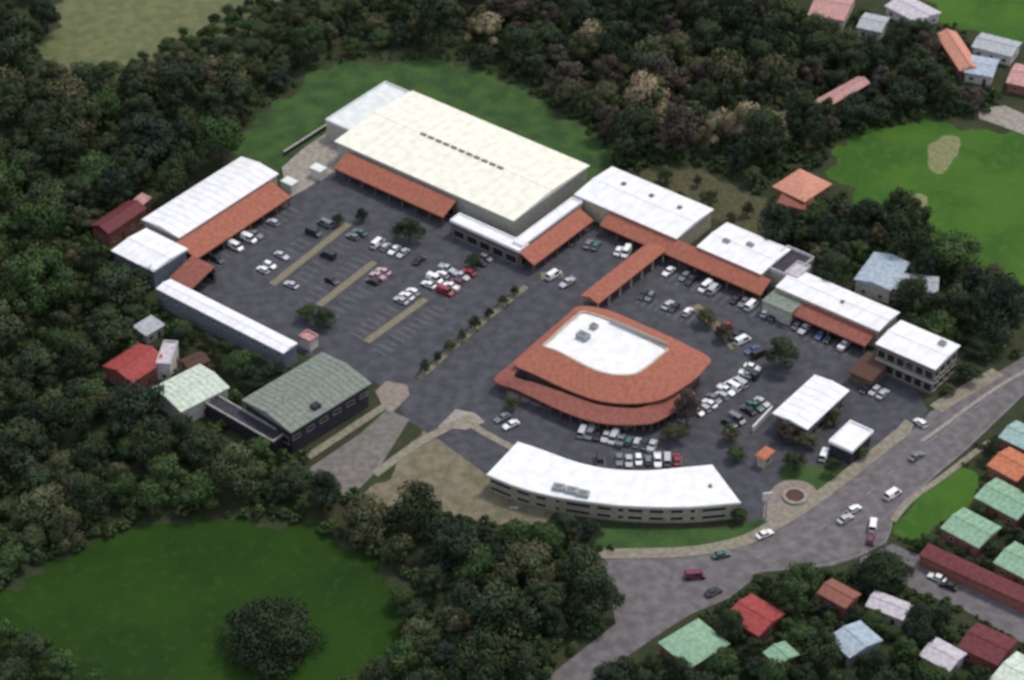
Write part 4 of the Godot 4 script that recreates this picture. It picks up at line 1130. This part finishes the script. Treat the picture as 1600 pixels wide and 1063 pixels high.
# ------------------------------------------------------------------ cars
func cars() -> void:
	car_row(Vector2(-80.83, -34.12), Vector2(-61.30, -59.92), "k..w.vg..s...".replace("v", "w"), "along the left wing arcade", 1)
	car_row(Vector2(-68.27, -29.38), Vector2(-49.57, -55.51), "ww.s....k.g.", "beside the first planted strip, arcade side", 2)
	car_row(Vector2(-59.98, -22.38), Vector2(-41.60, -49.28), "s.....k...ge", "beside the first planted strip, supermarket side", 3)
	car_row(Vector2(-54.19, -17.77), Vector2(-40.15, -37.71), "...k.....", "beside the second planted strip, arcade side", 4)
	car_row(Vector2(-47.31, -10.96), Vector2(-33.75, -30.56), "......kpp", "beside the second planted strip, median side", 5)
	car_row(Vector2(-37.81, -43.76), Vector2(-23.99, -34.12), "wsws.k", "in front of the entrance annex", 6)
	car_row(Vector2(-40.77, -2.06), Vector2(-25.67, -21.22), ".......sww", "beside the third planted strip, arcade side", 7)
	car_row(Vector2(-23.13, -22.38), Vector2(-16.47, -31.75), "wwws", "in the middle of the big car park", 8)
	car_row(Vector2(-18.78, -19.49), Vector2(-6.63, -37.11), "rwmsr.kg", "beside the long planted median, supermarket side", 9)
	car_row(Vector2(10.36, -28.80), Vector2(15.79, -23.54), "w.s", "beside the short paved island", 10)
	car_row(Vector2(15.84, -44.37), Vector2(32.32, -38.31), "k.ge..ww", "below the corner wing", 11)
	car_row(Vector2(41.54, -30.56), Vector2(87.06, 3.95), "w.gk.ws..kgw.wk..gs.bk.w", "along the long row's arcade", 12)
	car_row(Vector2(34.15, -19.49), Vector2(47.31, -10.96), "kg..sk.w", "beside the covered walkway", 13)
	car_row(Vector2(55.37, -5.37), Vector2(64.37, 7.73), "r.kw.bk", "beside the planted island", 14)
	car_row(Vector2(45.64, 31.17), Vector2(61.37, 14.38), "wswgswws.k", "at the right end of the curved building", 15)
	car_row(Vector2(59.53, 17.01), Vector2(64.04, 7.73), "ww.", "between the planted island and the pavilion", 16)
	car_row(Vector2(53.33, 35.69), Vector2(63.71, 25.57), "kg.kes", "beside the short white wall", 17)
	car_row(Vector2(16.67, 37.68), Vector2(35.42, 44.09), "sgkssgesks", "below the curved building's lower roof", 18)
	car_row(Vector2(20.33, 48.94), Vector2(41.45, 48.94), "k.gswgwsr", "behind the curved white block", 19)
	car_row(Vector2(-3.20, 31.17), Vector2(0.95, 36.69), "gw", "at the end of the internal road", 20)
	car_row(Vector2(89.37, 19.89), Vector2(95.98, 25.57), "kss.", "below the tall end block", 21)
	var road := [[1395, 776, "w", "van", 0.72, "white van driving past the small lawn"], [1335, 799, "w", "hatchback", 0.66, "white hatchback in the middle of the main road"], [1324, 812, "s", "car", 0.66, "silver car just behind the white hatchback"],
		[1364, 828, "w", "van", 1.35, "white van turning near the road's outer edge"], [1362, 842, "m", "hatchback", 1.3, "maroon hatchback behind the turning white van"], [1195, 838, "w", "car", 0.55, "white car passing the grass verge"],
		[1127, 870, "e", "car", 0.3, "green car beside the beige pavement at the junction"], [1086, 903, "m", "van", 0.1, "maroon van crossing the junction"], [1115, 928, "k", "car", 0.6, "black car near the bright red-roofed house"],
		[1438, 664, "w", "hatchback", 2.2, "white hatchback leaving the car park entrance"], [1432, 716, "g", "car", 0.72, "grey car on the road below the entrance"], [1288, 714, "w", "van", 1.2, "white van parked below the small white pavilion"], [1468, 908, "w", "car", 2.6, "white car in the side street"], [1476, 914, "k", "car", 2.6, "black car beside the white one in the side street"]]
	for i in road.size():
		var c: Array = road[i]
		var spots := [Vector2(91.46, 61.74), Vector2(81.64, 67.05), Vector2(79.13, 70.48), Vector2(85.39, 72.75), Vector2(84.21, 77.68), Vector2(59.54, 75.90), Vector2(48.81, 82.99), Vector2(42.26, 90.17), Vector2(46.19, 95.50), Vector2(101.69, 34.69), Vector2(99.04, 47.49), Vector2(76.52, 47.01), Vector2(98.02, 90.81), Vector2(100.31, 93.38)]
		car(spots[i], c[4], c[2], c[3], c[5], "cars on the road" if i != 11 else "parked vehicles by the pavilion", 0.035)

# ------------------------------------------------------------------ trees
func trees_all() -> void:
	rng.seed = 77
	var g := "trees in the car park"
	tree(Vector2(-28.16, -44.37), "dark", 4.2, "round dark tree in front of the supermarket entrance annex", g)
	tree(Vector2(-53.92, -8.72), "mid", 2.9, "green tree at the lower end of second planted strip", g)
	tree(Vector2(-49.37, -5.93), "dark", 2.9, "dark tree beside the green one at the second planted strip", g)
	tree(Vector2(68.97, 11.73), "dark", 4.6, "large dark tree standing alone in the right car park", g)
	tree(Vector2(43.30, 35.69), "brown", 4.6, "brownish tree at the right end of the curved building", g, 1.3)
	tree(Vector2(40.30, 41.15), "olive", 3.2, "olive tree just below the brownish one by curved building", g)
	tree(Vector2(50.74, -6.49), "olive", 3.0, "olive tree at the head of the planted island", g)
	tree(Vector2(54.99, 0.14), "brown", 2.6, "brownish tree on the planted island", g)
	tree(Vector2(-10.41, -32.34), "dark", 2.2, "small dark tree near the corner of the entrance annex", g)
	tree(Vector2(-48.32, -52.38), "dark", 1.9, "small dark tree at the upper end of first planted strip", g)
	tree(Vector2(-41.84, -54.25), "blue", 2.0, "small blackish tree in front of the supermarket arcade", g)
	var i := 0
	for p in [Vector2(-22.26, 14.12), Vector2(-19.11, 9.33), Vector2(-15.91, 4.49), Vector2(-13.00, 0.14), Vector2(-9.72, -4.54), Vector2(-6.07, -9.56), Vector2(-2.38, -14.92), Vector2(0.68, -19.49)]:
		tree(p, ["dark", "blue", "mid", "dark"][i % 4], [1.9, 1.5, 1.7, 1.4][i % 4], "small dark tree, %s along the long planted median from the green hall" % ORD[i], "trees on the planted median", 1.15)
		i += 1
	tree(Vector2(0.00, 28.63), "olive", 2.4, "small olive tree at the left tip of the curved building", g)
	tree(Vector2(-53.92, 114.47), "dome", 10.6, "big round blackish tree standing alone in the dark field", "", 0.8)
	tree(Vector2(84.62, 92.95), "dome", 7.2, "big round dark tree at the road junction", "", 0.85)
	tree(Vector2(39.51, -102.46), "blossom", 8.0, "big pale-blossomed tree behind the supermarket's far corner", "blossoming trees", 1.25)
	tree(Vector2(59.40, -90.41), "blossom", 6.0, "blossoming tree nearest the verge behind the long row", "blossoming trees", 1.3)
	tree(Vector2(67.94, -92.80), "blossom", 6.2, "blossoming tree left of the salmon hipped house", "blossoming trees", 1.2)
	tree(Vector2(-7.91, -148.31), "blossom", 6.5, "pale tree at the back of the wood behind supermarket", "blossoming trees")
	tree(Vector2(24.62, -144.47), "blossom", 5.8, "pale tree in the wood above the big blossomed tree", "blossoming trees")
	tree(Vector2(79.80, 33.69), "olive", 2.6, "olive shrub-like tree between the two white pavilions", g)
	tree(Vector2(67.64, 41.15), "brown", 3.2, "brownish tree below the square pavilion", g)
	tree(Vector2(72.14, 43.60), "olive", 2.8, "olive tree below the square pavilion", g)
	tree(Vector2(68.53, 52.06), "dark", 2.8, "dark tree behind the round planter", g)
	tree(Vector2(77.70, 53.73), "dark", 2.6, "dark tree on the verge above the main road", g)
	tree(Vector2(85.43, 47.25), "mid", 2.0, "small green tree below the small white pavilion", g)
	tree(Vector2(53.73, 41.15), "olive", 2.6, "olive tree beside the parked row by the white wall", g)
	tree(Vector2(54.78, 48.46), "mid", 2.4, "green tree behind the right end of the curved block", g)
	tree(Vector2(12.36, 75.90), "dark", 3.4, "dark tree in front of the left half of the curved block", g)
	tree(Vector2(18.03, 78.13), "blue", 3.2, "blackish tree on the grass verge below the curved block", g)
	tree(Vector2(53.90, 70.71), "mid", 2.4, "small green tree at the corner of the curved block", g)
	tree(Vector2(75.47, -93.82), "blossom", 5.6, "blossoming tree closest to the salmon hipped roof", "blossoming trees")
	i = 0
	for p in [Vector2(-112.91, 114.87), Vector2(-106.08, 118.46), Vector2(-99.20, 122.79), Vector2(-109.18, 127.26), Vector2(-90.85, 128.23)]:
		tree(p, ["mid", "dark", "mid", "dark", "mid"][i], [5.2, 4.6, 4.0, 5.0, 4.2][i], "green tree in the bottom left corner of the dark field, %s from the frame edge" % ORD[i], "trees in the field corner")
		i += 1
	i = 0
	for p in [Vector2(-36.36, 127.84), Vector2(-29.48, 125.33), Vector2(-23.76, 120.44), Vector2(-20.68, 114.47), Vector2(-21.62, 107.38), Vector2(-25.05, 100.14)]:
		tree(p, ["mid", "dark", "mid", "olive", "dark", "mid"][i], [3.6, 4.2, 4.8, 5.0, 4.4, 3.6][i], "leafy tree on the right edge of the dark field, %s from the bottom" % ORD[i], "trees on the field edge")
		i += 1
	i = 0
	for p in [Vector2(33.66, -72.77), Vector2(39.82, -68.23), Vector2(47.13, -63.09), Vector2(55.33, -61.82), Vector2(60.91, -54.57), Vector2(65.72, -56.76), Vector2(52.68, -71.47), Vector2(43.71, -73.75)]:
		tree(p, ["olive", "dark", "brown", "olive"][i % 4], [2.6, 1.8, 2.2, 3.0, 1.6, 2.4, 2.0, 2.8][i], "small tree on the brownish verge, %s from the supermarket" % ORD[i], "small trees on the verge")
		i += 1
	# woods
	wood(PackedVector2Array([Vector2(-168.23, -121.40), Vector2(-152.79, -143.90), Vector2(-142.04, -125.08), Vector2(-128.08, -121.40), Vector2(-105.14, -121.40), Vector2(-90.58, -128.78), Vector2(-77.75, -114.14), Vector2(-76.87, -93.04), Vector2(-78.12, -76.19), Vector2(-85.07, -72.90), Vector2(-99.65, -58.39), Vector2(-115.88, -59.98), Vector2(-118.57, -41.30), Vector2(-107.95, -20.53), Vector2(-93.86, -9.11), Vector2(-98.20, -3.53), Vector2(-98.49, 7.41), Vector2(-104.51, 11.44), Vector2(-111.34, 20.68), Vector2(-118.61, 25.85), Vector2(-141.04, 25.85)]), "in the wood left of the left wing", ["dark", "blue", "dark", "mid", "dark", "olive"], 5.6, 8.2, 6000, 11)
	wood(PackedVector2Array([Vector2(-181.34, -192.40), Vector2(-146.30, -192.40), Vector2(-144.19, -151.65), Vector2(-151.55, -136.28), Vector2(-168.91, -125.08)]), "in the far left corner wood", ["blue", "dark", "mid"], 5.5, 7.5, 900, 12)
	wood(PackedVector2Array([Vector2(-145.87, -125.08), Vector2(-131.31, -130.64), Vector2(-110.29, -132.52), Vector2(-90.11, -143.90), Vector2(-79.67, -159.53), Vector2(-32.69, -183.97), Vector2(-31.60, -151.65), Vector2(-47.01, -143.90), Vector2(-64.64, -143.90), Vector2(-74.56, -121.40), Vector2(-90.21, -125.08), Vector2(-114.24, -117.76)]), "in the hedgerow above the left wood", ["mid", "olive", "dark", "mid"], 3.0, 5.0, 700, 13)
	wood(PackedVector2Array([Vector2(-72.64, -121.40), Vector2(-70.23, -140.07), Vector2(-58.89, -145.83), Vector2(-55.89, -128.78), Vector2(-62.96, -119.58)]), "in the dark clump above the rough grass", ["blue", "dark"], 5.0, 6.5, 500, 14)
	wood(PackedVector2Array([Vector2(-49.46, -192.40), Vector2(94.79, -192.40), Vector2(91.25, -151.65), Vector2(103.82, -143.90), Vector2(103.65, -125.08), Vector2(85.68, -117.76), Vector2(82.14, -99.97), Vector2(69.04, -76.19), Vector2(54.51, -76.19), Vector2(29.18, -79.51), Vector2(18.74, -103.47), Vector2(3.84, -125.08), Vector2(-19.51, -140.07), Vector2(-35.26, -143.90)]), "in the wood behind the supermarket", ["dark", "olive", "brown", "dark", "blue", "olive"], 5.4, 8.0, 6000, 15)
	wood(PackedVector2Array([Vector2(103.82, -143.90), Vector2(125.89, -147.76), Vector2(126.17, -121.40), Vector2(133.28, -117.76), Vector2(137.89, -110.56), Vector2(134.40, -99.97), Vector2(111.57, -96.49), Vector2(95.57, -86.22), Vector2(90.06, -86.22), Vector2(81.81, -96.49), Vector2(85.68, -117.76)]), "in the wood by the far houses", ["dark", "blue", "brown", "dark"], 5.0, 7.2, 3000, 16)
	wood(PackedVector2Array([Vector2(67.38, -44.36), Vector2(75.81, -50.54), Vector2(91.27, -63.17), Vector2(108.90, -47.44), Vector2(120.29, -29.30), Vector2(134.31, -20.53), Vector2(128.48, 4.71), Vector2(119.41, 10.10), Vector2(114.90, 7.41), Vector2(100.57, -9.11), Vector2(89.78, -17.64), Vector2(77.33, -29.30)]), "between the long row and the bright field", ["dark", "olive", "mid", "dark", "blue"], 4.6, 7.0, 3500, 17)
	wood(PackedVector2Array([Vector2(36.34, -76.19), Vector2(52.89, -79.51), Vector2(68.78, -72.90), Vector2(70.78, -53.66), Vector2(58.18, -50.54), Vector2(42.95, -63.17)]), "on the verge behind the long row", ["olive", "dark"], 3.4, 5.0, 700, 18)
	wood(PackedVector2Array([Vector2(-141.04, 25.85), Vector2(-118.61, 25.85), Vector2(-107.75, 23.27), Vector2(-97.44, 28.42), Vector2(-85.12, 38.50), Vector2(-73.35, 45.89), Vector2(-58.73, 53.14), Vector2(-50.67, 57.89), Vector2(-36.50, 64.90), Vector2(-30.13, 71.79), Vector2(-35.70, 80.76), Vector2(-53.89, 76.30), Vector2(-82.59, 74.05), Vector2(-100.53, 85.17), Vector2(-113.55, 95.94), Vector2(-126.18, 106.39)]), "in the lower left wood", ["dark", "olive", "mid", "olive", "dark", "mid", "blue"], 5.4, 8.0, 6000, 19)
	wood(PackedVector2Array([Vector2(-36.27, 69.51), Vector2(-24.03, 74.05), Vector2(-8.94, 79.65), Vector2(5.91, 85.17), Vector2(16.82, 92.74), Vector2(21.77, 98.06), Vector2(22.16, 108.44), Vector2(14.08, 118.52), Vector2(4.16, 128.88), Vector2(-5.46, 139.68), Vector2(-21.82, 139.68), Vector2(-21.19, 116.53), Vector2(-23.08, 102.25), Vector2(-35.48, 85.17)]), "in the wood beside the road", ["dark", "mid", "dark", "olive", "blue"], 5.2, 7.8, 5000, 20)
	wood(PackedVector2Array([Vector2(-125.05, 112.51), Vector2(-110.67, 113.52), Vector2(-102.66, 119.51), Vector2(-94.93, 124.43), Vector2(-84.81, 137.81), Vector2(-119.35, 143.38)]), "in the bottom left corner wood", ["dark", "mid"], 4.8, 6.5, 700, 21)
	wood(PackedVector2Array([Vector2(-44.54, 126.37), Vector2(-33.80, 118.52), Vector2(-22.60, 116.53), Vector2(-20.52, 137.81), Vector2(-45.01, 139.68)]), "in the clump at the foot of the dark field", ["mid", "dark"], 3.6, 5.0, 600, 22)
	wood(PackedVector2Array([Vector2(19.41, 128.88), Vector2(25.28, 120.50), Vector2(37.00, 111.50), Vector2(46.02, 104.32), Vector2(67.38, 91.67), Vector2(77.15, 95.94), Vector2(89.71, 100.16), Vector2(100.07, 108.44), Vector2(113.41, 122.47), Vector2(110.48, 139.68), Vector2(19.10, 139.68)]), "among the houses by the road junction", ["dark", "mid", "dark", "blue"], 2.6, 4.6, 5000, 23)
	wood(PackedVector2Array([Vector2(93.69, 69.51), Vector2(107.84, 55.52), Vector2(115.12, 48.32), Vector2(126.52, 36.01), Vector2(136.01, 36.01), Vector2(122.94, 108.44), Vector2(115.40, 102.25), Vector2(108.39, 91.67), Vector2(94.61, 85.17)]), "among the green-roofed houses", ["dark", "mid"], 2.0, 3.6, 3000, 24)
	wood(PackedVector2Array([Vector2(-69.54, 0.61), Vector2(-53.61, 15.43), Vector2(-64.11, 25.85), Vector2(-76.36, 15.43), Vector2(-85.36, 7.41), Vector2(-91.54, -3.53), Vector2(-85.18, -6.31)]), "in the hollow below the long shed", ["dark", "mid", "blue"], 3.0, 4.8, 1500, 25)
	wood(PackedVector2Array([Vector2(109.41, 11.44), Vector2(118.60, 15.43), Vector2(122.84, 19.37), Vector2(112.19, 25.85), Vector2(108.67, 25.85)]), "beside the tall end block", ["dark", "olive"], 2.6, 4.0, 500, 26)
	wood(PackedVector2Array([Vector2(-36.23, 71.80), Vector2(-15.03, 75.18), Vector2(0.00, 78.54), Vector2(8.92, 82.53), Vector2(-5.91, 87.34), Vector2(-23.71, 85.16)]), "along the gravel yard's lower edge", ["mid", "dark"], 3.0, 4.6, 800, 27)
	# undergrowth
	undergrowth("undergrowth", PackedVector2Array([Vector2(-77.45, -203.40), Vector2(-33.49, -203.40), Vector2(19.04, -113.06), Vector2(29.64, -88.72), Vector2(18.25, -75.39), Vector2(-31.07, -131.28), Vector2(-53.10, -109.50), Vector2(-77.82, -88.72), Vector2(-81.57, -131.28)]), 1500, 0.5, 1.3, 1, "low rough bushes on the slope behind the supermarket")
	wood(PackedVector2Array([Vector2(-119.78, -127.99), Vector2(-111.92, -143.02), Vector2(-94.21, -162.51), Vector2(-77.46, -178.71), Vector2(-48.10, -162.51), Vector2(-55.20, -146.85), Vector2(-76.97, -124.30), Vector2(-96.21, -124.30)]), "on the edge of the yellowish meadow", ["mid", "olive", "dark"], 1.4, 3.2, 900, 28)
	undergrowth("undergrowth", PackedVector2Array([Vector2(-173.39, -123.90), Vector2(-80.92, -123.90), Vector2(-78.12, -92.12), Vector2(-117.34, -53.01), Vector2(-93.32, -14.35), Vector2(-74.90, 18.32), Vector2(-43.26, 57.99), Vector2(14.88, 85.18), Vector2(23.24, 102.22), Vector2(11.15, 130.15), Vector2(-22.17, 133.95), Vector2(-35.71, 85.18), Vector2(-83.12, 74.10), Vector2(-130.70, 102.22)]), 5000, 0.8, 2.4, 3, "dark bushes under the left and lower woods")
	undergrowth("undergrowth", PackedVector2Array([Vector2(-20.23, -170.00), Vector2(141.63, -170.00), Vector2(144.69, -113.06), Vector2(91.14, -92.12), Vector2(88.75, -68.87), Vector2(136.70, -20.07), Vector2(130.39, 7.73), Vector2(116.33, 2.32), Vector2(50.90, -72.12), Vector2(29.42, -82.00)]), 3500, 0.7, 2.2, 4, "dark bushes under the woods behind the shop row")
	undergrowth("undergrowth", PackedVector2Array([Vector2(18.12, 130.15), Vector2(56.20, 89.52), Vector2(88.73, 89.52), Vector2(117.67, 110.44), Vector2(113.62, 133.95)]), 1200, 0.5, 1.5, 5, "garden bushes among the houses by the road")
	undergrowth("undergrowth", PackedVector2Array([Vector2(90.11, 78.57), Vector2(117.33, 38.68), Vector2(138.17, 28.63), Vector2(124.89, 102.22)]), 700, 0.4, 1.1, 6, "garden bushes among the green-roofed houses")
	undergrowth("undergrowth", PackedVector2Array([Vector2(-30.80, 60.34), Vector2(-6.08, 69.57), Vector2(12.09, 74.10), Vector2(23.95, 80.79), Vector2(14.88, 85.18), Vector2(-9.01, 78.57), Vector2(-36.38, 71.84)]), 500, 0.5, 1.5, 7, "scrub along the edge of the gravel yard")
